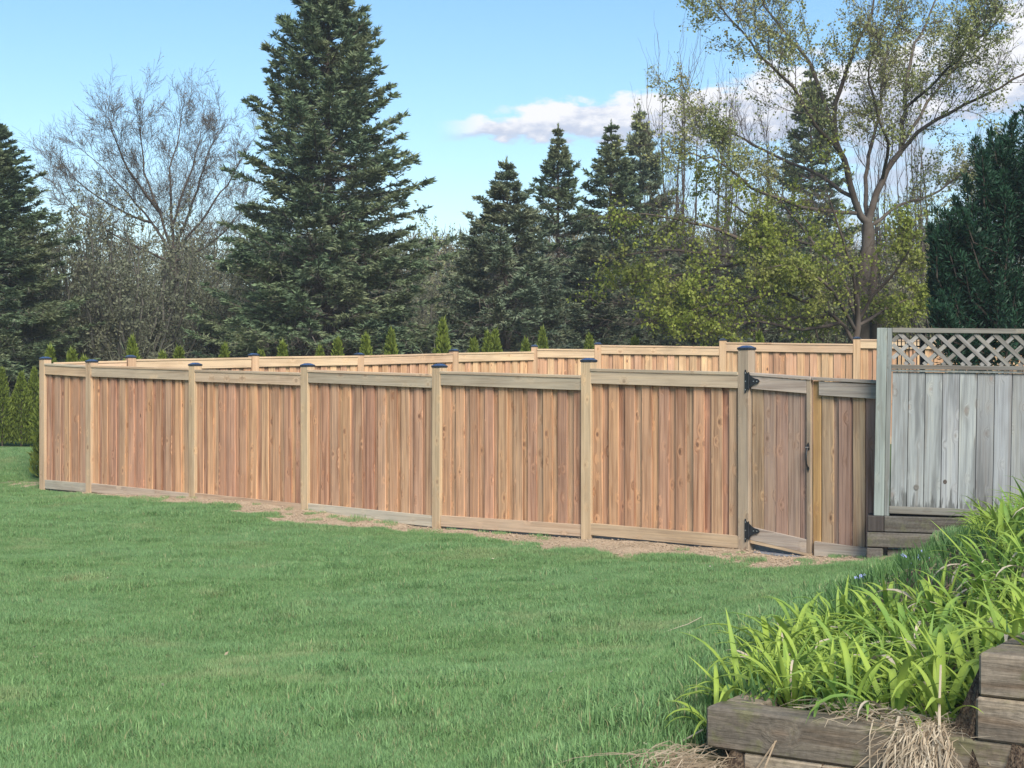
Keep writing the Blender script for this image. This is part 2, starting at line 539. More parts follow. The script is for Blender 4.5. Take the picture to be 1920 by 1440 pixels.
M_board = wood_mat("cedar_board_wood", FENCE_COLS, 'Z', 0.75, 0.75)
M_boardb = wood_mat("back_fence_board_wood", BACK_COLS, 'Z', 0.6)
M_boardg = wood_mat("gate_board_wood", GATE_COLS, 'Z', 0.75, 0.8)
M_post = wood_mat("post_wood", [(0.46, 0.345, 0.22), (0.44, 0.32, 0.21), (0.48, 0.355, 0.225)], 'Z', 0.4, 0.6)
M_postb = wood_mat("back_post_wood", [(0.50, 0.345, 0.215), (0.47, 0.315, 0.20)], 'Z', 0.4, 0.5)
M_rail = wood_mat("rail_wood", [(0.46, 0.345, 0.24), (0.48, 0.345, 0.225), (0.41, 0.345, 0.255), (0.50, 0.36, 0.23), (0.44, 0.35, 0.25)], 'X', 0.4, 0.5)
M_base = wood_mat("kick_board_wood", [(0.43, 0.345, 0.27), (0.48, 0.36, 0.24), (0.40, 0.36, 0.29), (0.46, 0.34, 0.24)], 'X', 0.45, 0.5)
M_railb = wood_mat("back_rail_wood", [(0.54, 0.395, 0.26), (0.50, 0.355, 0.24), (0.55, 0.41, 0.27)], 'X', 0.35, 0.5)
M_railg = wood_mat("gate_rail_wood", [(0.36, 0.31, 0.26), (0.38, 0.32, 0.27), (0.34, 0.30, 0.26)], 'X', 0.5, 0.4)
M_postg = wood_mat("gate_post_wood", [(0.36, 0.29, 0.21), (0.34, 0.27, 0.20)], 'Z', 0.45, 0.5)
M_latch = wood_mat("latch_post_wood", [(0.36, 0.225, 0.10)], 'Z', 0.45, 0.4)
M_grey = wood_mat("weathered_board_wood", [(0.245, 0.255, 0.25), (0.225, 0.235, 0.24), (0.275, 0.295, 0.295), (0.235, 0.245, 0.245), (0.26, 0.275, 0.285)], 'Z', 0.55, 0.35, streak=(0.125, 0.13, 0.13), foot=(0.06, 0.06, 0.054))
M_greyh = wood_mat("weathered_rail_wood", [(0.19, 0.185, 0.165), (0.17, 0.165, 0.15)], 'X', 0.6, 0.3, streak=(0.11, 0.11, 0.09))
M_greyv = wood_mat("weathered_post_wood", [(0.22, 0.25, 0.235), (0.205, 0.225, 0.22)], 'Z', 0.55, 0.3, streak=(0.14, 0.15, 0.13))
M_slat = wood_mat("lattice_slat_wood", [(0.22, 0.215, 0.20), (0.19, 0.185, 0.17), (0.25, 0.245, 0.235)], 'X', 0.5, 0.2)
M_timber = wood_mat("old_timber_wood", [(0.23, 0.195, 0.15), (0.205, 0.175, 0.135), (0.245, 0.205, 0.155)], 'X', 0.7, 0.3, streak=(0.12, 0.105, 0.085), lf=3.5, blotch=(0.145, 0.14, 0.07), bd=0.006)
M_timberd = wood_mat("dark_foundation_timber", [(0.125, 0.115, 0.10), (0.115, 0.108, 0.095)], "X", 0.7, 0.2, streak=(0.075, 0.07, 0.055), lf=2.0, blotch=(0.10, 0.10, 0.06), bd=0.006)
M_endgrain_shade = wood_mat("timber_end_and_gap_shade", [(0.06, 0.052, 0.048)], 'Z', 0.6, 0.0)  # timber end grain, also the dark of the added seam and gap strips


def plain(name, col, rough=0.5, spec=0.5, metal=0.0, noise=0.0):
    m, t = new_mat(name)
    g = t.n('ShaderNodeNewGeometry')
    c = t.mix(1.0, col, t.ramp(t.noise(g.outputs['Position'], 30.0, 3.0), [(0.3, 1 - noise), (0.7, 1 + noise)]), 'MULTIPLY')
    finish(t, c, rough, spec=spec, metal=metal)
    return m


M_capsky = plain("cap_top_sky_sheen", (0.15, 0.21, 0.34), 0.25, 1.0, 0.75, 0.12)  # sky reflection on the black cap, put into the base colour as blue
M_capband = plain("black_cap_paint", (0.014, 0.017, 0.026), 0.4, 0.6, 0.0, 0.15)
M_black = plain("black_hinge_paint", (0.012, 0.013, 0.016), 0.45, 0.5, 0.0, 0.3)
M_screw = plain("steel_screw_metal", (0.55, 0.55, 0.55), 0.35, 0.5, 0.9, 0.1)
M_knot = plain("knot_wood", (0.09, 0.075, 0.065), 0.9, 0.1, 0.0, 0.4)
M_slab = plain("threshold_stone", (0.16, 0.165, 0.18), 0.85, 0.2, 0.0, 0.3)

# ground
m, t = new_mat("lawn_soil"); M_ground = m
g = t.n('ShaderNodeNewGeometry'); pos = g.outputs['Position']
n1 = t.noise(pos, 3.0, 4.0); n2 = t.noise(pos, 26.0, 5.0, 0.65); n3 = t.noise(pos, 90.0, 3.0)
soil = t.mix(t.sstep(n2, 0.35, 0.65), (0.25, 0.185, 0.12), (0.46, 0.365, 0.26))
soil = t.mix(t.sstep(n1, 0.4, 0.65), soil, t.mix(0.5, soil, (0.50, 0.38, 0.27)))
gr = t.mix(n2, (0.055, 0.095, 0.035), (0.10, 0.15, 0.05))
mul = t.mix(t.sstep(n3, 0.4, 0.6), (0.055, 0.038, 0.028), (0.13, 0.095, 0.065))
dfac = t.sstep(t.m('ADD', attr(t, 'tint'), t.m('MULTIPLY', t.m('SUBTRACT', n2, 0.5), 0.7)), 0.25, 0.5)
c = t.mix(dfac, gr, soil)
c = t.mix(attr(t, 'bed'), c, mul)
finish(t, c, 0.95, bump=t.m('ADD', n2, t.m('MULTIPLY', n3, 0.4)), bump_d=0.02, spec=0.1)
gme.materials.append(M_ground)
gob = link("ground", gme); tag(gob, kind='structure')

M_grass, t = new_mat("grass_blades")
g = t.n('ShaderNodeNewGeometry'); oi = t.n('ShaderNodeObjectInfo'); pos = g.outputs['Position']
c = t.mix(attr(t, 'tint'), (0.115, 0.225, 0.080), (0.275, 0.435, 0.170))
c = t.mix(t.sstep(t.noise(pos, 0.55, 4.0, 0.6), 0.40, 0.66), c, t.mix(0.55, c, (0.21, 0.36, 0.16)))
c = t.mix(t.m('MULTIPLY', t.sstep(t.noise(pos, 3.1, 4.0, 0.65), 0.46, 0.66), 0.85), c, t.mix(1.0, c, (0.68, 0.75, 0.66), 'MULTIPLY'))
c = t.mix(t.m('MULTIPLY', t.sstep(t.noise(t.vm('ADD', pos, (31, 7, 0)), 0.8, 3.0, 0.6), 0.56, 0.70), 0.42), c, (0.33, 0.37, 0.18))
ry = t.m('FRACT', t.m('MULTIPLY', attr(t, 'tint'), 41.0))
c = t.mix(t.m('MULTIPLY', t.m('GREATER_THAN', ry, 0.90), 0.75), c, (0.40, 0.37, 0.20))
finish(t, c, 0.55, trans=0.3, spec=0.25)

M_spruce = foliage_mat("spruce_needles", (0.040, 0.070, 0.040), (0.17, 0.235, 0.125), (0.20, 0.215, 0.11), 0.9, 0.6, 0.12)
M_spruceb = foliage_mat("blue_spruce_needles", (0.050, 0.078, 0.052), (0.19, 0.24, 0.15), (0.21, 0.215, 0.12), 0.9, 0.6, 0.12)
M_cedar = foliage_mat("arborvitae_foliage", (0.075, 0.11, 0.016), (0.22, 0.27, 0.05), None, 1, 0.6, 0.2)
M_yew = foliage_mat("yew_needles", (0.009, 0.034, 0.020), (0.032, 0.085, 0.042), None, 1, 0.5, 0.1)
M_leafy = foliage_mat("young_maple_leaves", (0.14, 0.185, 0.035), (0.32, 0.36, 0.065), (0.23, 0.235, 0.07), 0.7, 0.55, 0.4)
M_leafo = foliage_mat("olive_maple_leaves", (0.15, 0.185, 0.065), (0.33, 0.36, 0.14), (0.33, 0.30, 0.14), 0.6, 0.55, 0.35)
M_willow = foliage_mat("willow_buds", (0.075, 0.085, 0.055), (0.21, 0.225, 0.145), (0.17, 0.165, 0.095), 0.5, 0.7, 0.25)
M_budbrown = foliage_mat("tree_buds", (0.16, 0.13, 0.10), (0.28, 0.25, 0.18), None, 1, 0.8, 0.2)
M_farleaf = foliage_mat("far_spring_leaves", (0.14, 0.17, 0.07), (0.26, 0.29, 0.12), (0.23, 0.19, 0.13), 0.08, 0.8, 0.2)
M_bark = foliage_mat("grey_brown_bark", (0.050, 0.039, 0.031), (0.092, 0.073, 0.059), (0.115, 0.10, 0.085), 3.0, 0.9, 0.0)
M_barkd = foliage_mat("dark_bark", (0.045, 0.033, 0.027), (0.10, 0.078, 0.062), (0.12, 0.10, 0.085), 3.0, 0.9, 0.0)
M_willowbark = foliage_mat('willow_bark', (0.06, 0.055, 0.045), (0.13, 0.125, 0.105), None, 1, 0.9, 0.0)
M_twig = foliage_mat("dry_twigs", (0.12, 0.10, 0.085), (0.22, 0.19, 0.165), None, 1, 0.9, 0.0)
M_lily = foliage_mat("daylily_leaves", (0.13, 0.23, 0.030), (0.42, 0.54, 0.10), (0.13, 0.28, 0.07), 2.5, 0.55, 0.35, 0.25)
M_straw = foliage_mat("dry_straw", (0.28, 0.21, 0.14), (0.58, 0.50, 0.38), None, 1, 0.8, 0.15)
M_clod = plain("soil_clods_material", (0.36, 0.275, 0.195), 0.95, 0.1, 0, 0.35)
M_flower = plain("blue_petals", (0.26, 0.30, 0.58), 0.6, 0.2, 0, 0.2)

# ------------------------------------------------------------------ haze: the air itself
def _haze():
    x0, x1, y0, y1, z0, z1 = -420, 420, -130, 730, float(gz.min()) - 1.0, max(float(gz.max()) + 14, 40.0)
    V = [(x0, y0, z0), (x1, y0, z0), (x1, y1, z0), (x0, y1, z0), (x0, y0, z1), (x1, y0, z1), (x1, y1, z1), (x0, y1, z1)]
    me = bpy.data.meshes.new("haze"); me.from_pydata(V, [], QF); me.update()
    m_ = bpy.data.materials.new("haze_air"); m_.use_nodes = True
    t_ = NT(m_.node_tree)
    pv = t_.n('ShaderNodeVolumePrincipled'); pv.inputs['Color'].default_value = (.82, .9, 1, 1); pv.inputs['Density'].default_value = HAZE_D; pv.inputs['Anisotropy'].default_value = 0.0
    ot = t_.n('ShaderNodeOutputMaterial'); t_.t.links.new(pv.outputs[0], ot.inputs['Volume'])
    tag(link("haze", me, m_), kind='stuff')


HAZE_D = 0.0008
_haze()

# ------------------------------------------------------------------ fences
rngb = random.Random(4)
EPS_FRONT = -0.060      # local y of the rail faces (the camera side is -y)


def board_variant(seed, wdt=0.14, h=1.0, th=0.016):
    r = random.Random(seed)
    me = bpy.data.meshes.new("fence_board")
    V, Fc = [], []
    nz_ = 5
    for i in range(nz_ + 1):
        z = h * i / nz_
        wob = r.uniform(-0.0025, 0.0025); w2 = r.uniform(-0.0015, 0.0015); cup = 0.0018
        for x, y in ((-wdt / 2 + w2, -th / 2 + 0.003), (-wdt / 2 + 0.004 + w2, -th / 2), (wdt / 2 - 0.004 + wob, -th / 2), (wdt / 2 + wob, -th / 2 + 0.003), (wdt / 2 + wob, th / 2), (-wdt / 2 + w2, th / 2)):
            V.append((x, y + r.uniform(-0.0007, 0.0007), z))
    for i in range(nz_):
        for k in range(6):
            a = i * 6 + k; b = i * 6 + (k + 1) % 6
            Fc.append((a, b, b + 6, a + 6))
    Fc.append(tuple(range(5, -1, -1))); Fc.append(tuple(range(nz_ * 6, nz_ * 6 + 6)))
    me.from_pydata(V, [], Fc); me.update()
    return me


BOARDS = {}


def get_board(mat, h):
    key = (mat.name, round(h, 1))
    if key not in BOARDS:
        BOARDS[key] = []
        for k in range(5):
            me = board_variant(k + 11, 0.14, h); me.materials.append(mat); BOARDS[key].append(me)
    return rngb.choice(BOARDS[key])


def cap_mesh():
    me = bpy.data.meshes.new("post_cap")
    a, b, h0, h1 = 0.0745, 0.0665, 0.024, 0.050
    V = [(-a, -a, 0), (a, -a, 0), (a, a, 0), (-a, a, 0), (-a, -a, h0), (a, -a, h0), (a, a, h0), (-a, a, h0),
         (-b, -b, h0 + .004), (b, -b, h0 + .004), (b, b, h0 + .004), (-b, b, h0 + .004), (-.03, -.03, h1 - .003), (.03, -.03, h1 - .003), (.03, .03, h1 - .003), (-.03, .03, h1 - .003), (0, 0, h1)]
    Fc = [(0, 3, 2, 1)]
    for o in (0, 4, 8):
        for k in range(4):
            Fc.append((o + k, o + (k + 1) % 4, o + 4 + (k + 1) % 4, o + 4 + k))
    for k in range(4):
        Fc.append((12 + k, 12 + (k + 1) % 4, 16))
    me.from_pydata(V, [], Fc); me.update(); me.materials.append(M_capband); me.materials.append(M_capsky)
    for p_ in me.polygons:
        p_.material_index = 1 if p_.index >= 5 else 0
    return me


CAP = cap_mesh()
PW = 0.137


def add_post(parent, xy, z0, z1, heading, mat, origin, cap=True, pw=PW, twist=0.0):
    me = box_mesh("fence_post", -pw / 2, pw / 2, -pw / 2, pw / 2, 0, z1 - z0, 0, z1 - z0, 0.004)
    o = link("post", me, mat, parent, (xy[0] - origin[0], xy[1] - origin[1], z0 - origin[2]), (0, 0, heading + twist))
    if cap:
        c_ = bpy.data.objects.new("post_cap", CAP); COL.objects.link(c_)
        c_.parent = o; c_.location = (0, 0, z1 - z0)
    return o


def zpx(py, s):
    return EYE - (py - HY) / s


def panel(parent, origin, A, B, zt0, zt1, zb0, zb1, mats, gapA=PW / 2, gapB=PW / 2, rear=True, cap_over=False, rail_h=0.14, front=EPS_FRONT):
    """one bay of fence from post centre A to post centre B (X, Y); zt = top of the cap rail, zb = bottom of the base board"""
    mboard, mrail, mbase = mats
    d = B - A; L = np.linalg.norm(d); d = d / L; hd = math.atan2(d[1], d[0])
    x0, x1 = gapA + 0.002, L - gapB - 0.002
    bx = box_mesh

    def zt(x): return zt0 + (zt1 - zt0) * (x / L)
    def zb(x): return zb0 + (zb1 - zb0) * (x / L)
    loc = (A[0] - origin[0], A[1] - origin[1], -origin[2])
    ct = 0.034
    link("cap_rail", bx("cap_rail", x0, x1, front - 0.012, 0.055, zt(x0) - ct, zt(x0), zt(x1) - ct, zt(x1), 0.004), mrail, parent, loc, (0, 0, hd))
    link("top_rail", bx("top_rail", x0, x1, front, front + 0.036, zt(x0) - ct - rail_h - .002, zt(x0) - ct - .002, zt(x1) - ct - rail_h - .002, zt(x1) - ct - .002), mrail, parent, loc, (0, 0, hd))
    link("base_board", bx("base_board", x0, x1, front, front + 0.036, zb(x0), zb(x0) + rail_h, zb(x1), zb(x1) + rail_h), mbase, parent, loc, (0, 0, hd))
    yb = front + 0.036 + 0.009
    n = max(2, int(round((x1 - x0 + 0.06) / 0.2225)))
    pitch = (x1 - x0 - 0.14) / (n - 1) if n > 1 else 0.2225
    zlow = min(zb0, zb1) + 0.03
    zhigh = min(zt0, zt1) - ct - 0.02
    h = round(zhigh - zlow, 1) if (zhigh - zlow) > 0.2 else 0.4

    def put(x, y, jit):
        me = get_board(mboard, 1.8)
        o = link("board", me, None, parent, (loc[0] + d[0] * x - (-d[1]) * 0 + (-d[1]) * y, loc[1] + d[1] * x + d[0] * y, zlow - origin[2]), (0, rngb.uniform(-.002, .002), hd + rngb.uniform(-.01, .01) * jit))
        o.scale = (1, 1, (zhigh - zlow) / 1.8)
    for k in range(n):
        put(x0 + 0.07 + pitch * k + rngb.uniform(-0.007, 0.007) * (0 < k < n - 1), yb, 1)
    if rear:
        for k in range(n - 1):
            put(x0 + 0.07 + pitch * (k + 0.5), yb + 0.027, 0)


# front fence -------------------------------------------------------
fpx = [85, 172, 366, 576.7, 824, 1104, 1400]
fs = [sF(p) for p in fpx]
fXY = [XZ(p, s) for p, s in zip(fpx, fs)]
fcap = [668, 673, 679, 680, 681, 670, 646.5]      # top of the caps
fbot = [918, 923, 940, 963, 990, 1008, 1032]
rails = [(681, 686, 915, 923), (685, 690.7, 921.7, 943), (692.7, 699, 941, 964), (693, 701.7, 961.7, 988), (695.7, 704, 985.7, 1006), (690.7, 697.7, 1001.7, 1029)]
org = (fXY[0][0], fXY[0][1], 0.0)
ff = empty("board_fence", org)
tag(ff, "long new board fence of reddish brown planks with six pale bays along the lawn", "fence")
for i in range(7):
    nb = min(i + 1, 6); pb = max(i - 1, 0)
    dd = fXY[nb] - fXY[pb]
    add_post(ff, fXY[i], zpx(fbot[i], fs[i]) - 0.10, zpx(fcap[i], fs[i]) - 0.055, math.atan2(dd[1], dd[0]), M_postg if i == 6 else M_post, org, twist=[0.0, 0, 0, 0.02, 0, 0.09, -0.06][i])
for i, (a, b, c_, e) in enumerate(rails):
    panel(ff, org, fXY[i], fXY[i + 1], zpx(a, fs[i]), zpx(b, fs[i + 1]), zpx(c_, fs[i]), zpx(e, fs[i + 1]), (M_board, M_rail, M_base))

# back fence --------------------------------------------------------
bpx = [245, 475.7, 673, 850.7, 1002, 1122, 1355.7, 1607, 1868, 2140]
bs = [113, 107.6, 101.5, 96.3, 91.5, 92.3, 94.3, 97.0, 100.0, 103.0]
bXY = [XZ(p, s) for p, s in zip(bpx, bs)]
bcap = [665, 661.5, 660.7, 653.7, 645.7, 641.5, 633.7, 630.7, 627, 622]
brail = [(674, 670), (669, 666.7), (666.7, 662), (661.7, 659), (654, 655), (647, 650), (641.7, 645), (636, 638.5), (632, 634)]
bA = fXY[0]
orgb = (bXY[0][0], bXY[0][1], 0.0)
bf = empty("back_fence", orgb)
tag(bf, "bright orange new board fence enclosing the far side of the yard", "fence")
for i in range(len(bXY)):
    if i < 4: dd = bXY[i + 1] - bXY[i]
    elif i == 4: dd = np.array([1.0, 0.02])
    else: dd = bXY[i] - bXY[i - 1]
    zt_ = zpx(bcap[i], bs[i]) - 0.055
    add_post(bf, bXY[i], zt_ - 2.2, zt_, math.atan2(dd[1], dd[0]), M_postb, orgb, cap=True)
mb = (M_boardb, M_railb, M_railb)
z0 = zpx(680, fs[0]); z1 = zpx(676, bs[0])
panel(bf, orgb, fXY[0] + 0.0, bXY[0], z0, z1, z0 - 1.98, z1 - 1.98, mb, gapA=0.12)
for i, (a, b) in enumerate(brail):
    za, zb_ = zpx(a, bs[i]), zpx(b, bs[i + 1])
    panel(bf, orgb, bXY[i], bXY[i + 1], za, zb_, za - 2.0, zb_ - 2.0, mb)

# gate --------------------------------------------------------------
gA, gB, gC = XZ(1400, sF(1400)), XZ(1526.5, sF(1526.5)), XZ(1653, sF(1653))
gd = gB - gA; gL = np.linalg.norm(gd); gd = gd / gL; gh = math.atan2(gd[1], gd[0])
gbase = gA + gd * (PW / 2 + 0.008)
orgg = (gbase[0], gbase[1], zpx(1015, sF(1410)))
gate = empty("garden_gate", orgg)
tag(gate, "closed board gate with two black triangular strap hinges and a black handle", "gate")
W_ = gL - PW / 2 - 0.014
z_tl, z_tr = zpx(698.5, sF(1403)) - orgg[2], zpx(706.5, sF(1525)) - orgg[2]
z_bl, z_br = zpx(1015, sF(1403)) - orgg[2], zpx(1041, sF(1525)) - orgg[2]


def zl(f, a, b): return a + (b - a) * f
gfr = EPS_FRONT
link("cap_rail", box_mesh("gate_cap_rail", 0, W_, gfr - .012, .045, z_tl - .034, z_tl, z_tr - .034, z_tr, .004), M_railg, gate, (0, 0, 0), (0, 0, gh))
link("top_rail", box_mesh("gate_top_rail", 0.012, W_ - .055, gfr, gfr + .036, z_tl - .176, z_tl - .036, z_tr - .176, z_tr - .036), M_railg, gate, (0, 0, 0), (0, 0, gh))
link("base_board", box_mesh("gate_base_board", 0.0, W_ - .055, gfr, gfr + .036, z_bl + .025, z_bl + .165, z_br + .025, z_br + .165), M_railg, gate, (0, 0, 0), (0, 0, gh))
link("bottom_rail", box_mesh("gate_bottom_rail", 0.0, W_, gfr + .002, .035, z_bl - .012, z_bl + .022, z_br - .012, z_br + .022, .003), M_base, gate, (0, 0, 0), (0, 0, gh))
link("stile", box_mesh("gate_stile", W_ - .052, W_ - .002, gfr, gfr + .036, z_br + .025, z_tr - .036, z_br + .025, z_tr - .036), M_postg, gate, (0, 0, 0), (0, 0, gh))
ng = 5
for k in range(ng):
    x = 0.075 + (W_ - .15) * k / (ng - 1)
    for rear in (0, 1):
        if rear and k == ng - 1: continue
        xx = x + rear * (W_ - .15) / (ng - 1) / 2
        f_ = xx / W_
        zb_ = zl(f_, z_bl, z_br) + .03; zt_ = zl(f_, z_tl, z_tr) - .04
        y = gfr + .045 + rear * .02
        o = link("board", get_board(M_boardg, 1.8), None, gate, (gd[0] * xx - gd[1] * y, gd[1] * xx + gd[0] * y, zb_), (0, 0, gh + rngb.uniform(-.01, .01)))
        o.scale = (1, 1, (zt_ - zb_) / 1.8)


def prism(name, pts, y0, y1):
    """outline in local x,z given thickness from y0 to y1"""
    n = len(pts)
    V = [(x, y0, z) for x, z in pts] + [(x, y1, z) for x, z in pts]
    Fc = [tuple(range(n)), tuple(range(2 * n - 1, n - 1, -1))] + [(i, i + n, (i + 1) % n + n, (i + 1) % n) for i in range(n)]
    me = bpy.data.meshes.new(name); me.from_pydata(V, [], Fc); me.update()
    return me


hin = [(-0.055, 0.125), (-0.04, 0.125), (-0.035, 0.10), (-0.02, 0.088), (0.0, 0.078), (0.03, 0.05), (0.07, 0.03), (0.10, 0.026), (0.115, 0.018), (0.130, 0.0), (0.115, -0.018), (0.10, -0.026), (0.07, -0.03), (0.03, -0.05),
       (0.0, -0.078), (-0.02, -0.088), (-0.035, -0.10), (-0.04, -0.125), (-0.055, -0.125)]
for zz in (z_tl - 0.095, z_bl + 0.125):
    hg = link("hinge", prism("strap_hinge", hin, gfr - .0185, gfr - .0125), M_black, gate, (0, 0, zz), (0, 0, gh))
    hg['label'] = "black triangular strap hinge"
    tb = Bag(); tube(tb, [(-0.004, gfr - .022, -0.10), (-0.004, gfr - .022, 0.10)], [.008, .008], 8)
    link("hinge_pin", tb.mesh("hinge_pin"), M_black, hg)
    for (sx_, sz_) in ((-0.045, 0.09), (-0.045, 0.0), (-0.045, -0.09), (0.055, 0.0), (0.095, 0.0)):
        sb = Bag(); tube(sb, [(sx_, gfr - .0185, sz_), (sx_, gfr - .022, sz_), (sx_, gfr - .0222, sz_)], [.007, .006, .0004], 8)
        link("screw", sb.mesh("hinge_screw"), M_screw, hg)
hb = Bag()
hz = 0.0
tube(hb, [(0, -.004, .135), (0, -.012, .125), (0, -.028, .10), (0, -.045, .05), (0, -.05, .0), (0, -.040, -.05), (0, -.016, -.085), (0, -.004, -.10)], [.006, .009, .009, .010, .010, .009, .009, .006], 8)
ho = link("handle", hb.mesh("gate_handle", True), M_black, gate, tuple(np.array([gd[0] * (W_ - .03) - gd[1] * gfr, gd[1] * (W_ - .03) + gd[0] * gfr, zpx(860, sF(1520)) - orgg[2]])), (0, 0, gh))
link("handle_plate", prism("handle_plate", [(-.018, .10), (-.012, .15), (0, .175), (.012, .15), (.018, .10), (.008, .09), (-.008, .09)], -.005, -.0005), M_black, ho)
link("handle_foot", prism("handle_foot", [(-.008, -.08), (.008, -.08), (.014, -.10), (0, -.145), (-.014, -.10)], -.005, -.0005), M_black, ho)
link("thumb_latch", box_mesh("thumb_latch", -.012, .012, -.05, -.004, .118, .126, .118, .126, .002), M_screw, ho)

# narrow bay right of the gate
orgn = (gB[0], gB[1], 0.0)
nf = empty("narrow_fence_panel", orgn)
tag(nf, "narrow brown fence bay between the gate and the weathered grey fence", "fence")
add_post(nf, gB + gd * 0.045 + np.array([-gd[1], gd[0]]) * 0.02, zpx(1046, sF(1530)) - .1, zpx(708, sF(1530)) - .036, gh, M_latch, orgn, cap=False, pw=0.09)
nL = np.linalg.norm(gC - gB)
zt0_, zt1_ = zpx(707, sF(1527)), zpx(713.5, sF(1643))
zb0_, zb1_ = zpx(1043, sF(1527)), zpx(1047, sF(1643))
hd = gh; loc = (0, 0, 0)
link("cap_rail", box_mesh("cap_rail", 0.006, nL + .03, EPS_FRONT - .012, .045, zt0_ - .034, zt0_, zt1_ - .034, zt1_, .004), M_railg, nf, loc, (0, 0, hd))
link("top_rail", box_mesh("top_rail", 0.085, nL + .0, EPS_FRONT, EPS_FRONT + .036, zt0_ - .19, zt0_ - .045, zt1_ - .19, zt1_ - .045), M_railg, nf, loc, (0, 0, hd))
link("base_board", box_mesh("base_board", 0.03, nL - .06, EPS_FRONT, EPS_FRONT + .036, zb0_ + .01, zb0_ + .165, zb1_ - .02, zb1_ + .10), M_railg, nf, loc, (0, 0, hd))
for k, x in enumerate((0.17, 0.36, 0.525, 0.67)):
    for rear in (0, 1):
        xx = x + rear * .095
        if xx > nL + .03: continue
        y = EPS_FRONT + .045 + rear * .02
        o = link("board", get_board(M_boardg, 1.8), None, nf, (gd[0] * xx - gd[1] * y, gd[1] * xx + gd[0] * y, zb0_ + .03), (0, 0, gh))
        o.scale = (0.95, 1, (zt0_ - .05 - zb0_ - .03) / 1.8)
# stone threshold under the gate
tb_ = gbase + gd * 0.05 + np.array([gd[1], -gd[0]]) * 0.02
th = link("threshold_slab", box_mesh("threshold_slab", 0, 0.95, -0.10, 0.10, -.03, .03, -.05, .012, .008), M_slab, None, (tb_[0], tb_[1], zpx(1036, sF(1410)) - .005), (0, 0, gh))
tag(th, "thin grey stone slab lying on the soil under the gate", "slab")

# ------------------------------------------------------------------ weathered fence with lattice
oS = 186.0
oX0, oY0 = XZ(1640, oS)
oh = math.atan2(-0.30, 1.0) * 0.9
od = np.array([math.cos(oh), math.sin(oh)])


def old_s(px):       # scale along the old fence
    # intersect the sight line with the fence line
    k = (px - CX) / F
    tt = (k * oY0 - oX0) / (od[0] - k * od[1])
    return tt, F / (oY0 + tt * od[1])


LEAN = math.radians(1.0)
zb_old = zpx(966, oS)
of = empty("lattice_topped_fence", (oX0, oY0, zb_old))
of.rotation_euler = (0, LEAN, oh)
tag(of, "weathered grey board fence with a diagonal lattice strip along its top", "fence")


def ox(px, py=790):
    return old_s(px)[0] - math.tan(LEAN) * ((966 - py) / oS)


def oz(py): return (966 - py) / oS
xr = 2.6
pt0, pt1 = ox(1641.5), ox(1660.5)
st0, st1 = ox(1661), ox(1670)
link("post", box_mesh("old_post", pt0, pt1, -.045, .055, 0.0, oz(615), 0.0, oz(615), .004), M_greyv, of)
link("side_trim", box_mesh("side_trim", st0, st1, -.030, .02, 0.0, oz(615), 0.0, oz(615), .003), M_greyv, of)
x0 = st1 + .001
link("top_rail", box_mesh("old_top_rail", x0, xr, -.035, .035, oz(623.5), oz(614.5), oz(623.5), oz(614.5), .003), M_greyh, of)
link("middle_rail", box_mesh("old_middle_rail", x0, xr, -.035, .035, oz(691), oz(683), oz(691), oz(683), .003), M_greyh, of)
link("trim_strip", box_mesh("trim_strip", x0, xr, -.022, .03, oz(696.3), oz(692), oz(696.3), oz(692), .002), M_greyv, of)
link("bottom_rail", box_mesh("old_bottom_rail", x0, xr, -.035, .035, oz(961), oz(947.5), oz(961), oz(947.5), .003), M_greyh, of)
edges = [ox(1620 + e / 6.4 - 1.5, 697) for e in (350, 547, 748, 955, 1160, 1370, 1580, 1790, 2000, 2210, 2420)]
zb0o, zt0o = oz(948), oz(697)
for k in range(len(edges) - 1):
    a, b = edges[k] + .0025, edges[k + 1] - .0025
    if a > xr: break
    o = link("board", box_mesh("old_board", -(b - a) / 2, (b - a) / 2, -.008, .008, 0, zt0o - zb0o, 0, zt0o - zb0o, .0025), M_grey, of, ((a + b) / 2, 0.005 + (k % 3) * .002, zb0o), (0, 0, 0))
    link("seam_shade_strip", box_mesh("seam_shade_strip", b - .012, b + .017, .021, .034, zb0o, zt0o, zb0o, zt0o, 0), M_endgrain_shade, of)  # added dark strip behind each seam, standing in for its shade
for (px_, py_, r_, nm) in ((1772, 899, .019, "knot_hole"), (1718, 911, .026, "knot")):
    tt = ox(px_, py_)
    kb = Bag(); n_ = 14
    a = np.linspace(0, 2 * np.pi, n_, endpoint=False)
    V = np.concatenate([[[0, 0, 0]], np.stack([r_ * np.cos(a), 0 * a, r_ * 1.2 * np.sin(a)], -1), np.stack([r_ * .6 * np.cos(a), 0 * a - .002, r_ * .7 * np.sin(a)], -1)])
    T = [(0, 1 + n_ + k, 1 + n_ + (k + 1) % n_) for k in range(n_)]
    for k in range(n_):
        k2 = (k + 1) % n_
        T += [(1 + k, 1 + k2, 1 + n_ + k2), (1 + k, 1 + n_ + k2, 1 + n_ + k)]
    kb.add(V, np.array(T))
    link(nm, kb.mesh(nm), M_knot if nm == "knot_hole" else M_greyh, of, (tt, -.0045, oz(py_)))
link("gap_shade_strip", box_mesh("gap_shade_strip", x0, xr, .11, .15, oz(985), oz(940), oz(985), oz(940), .004), M_endgrain_shade, of)  # added dark strip that gives the gap below the boards its shade
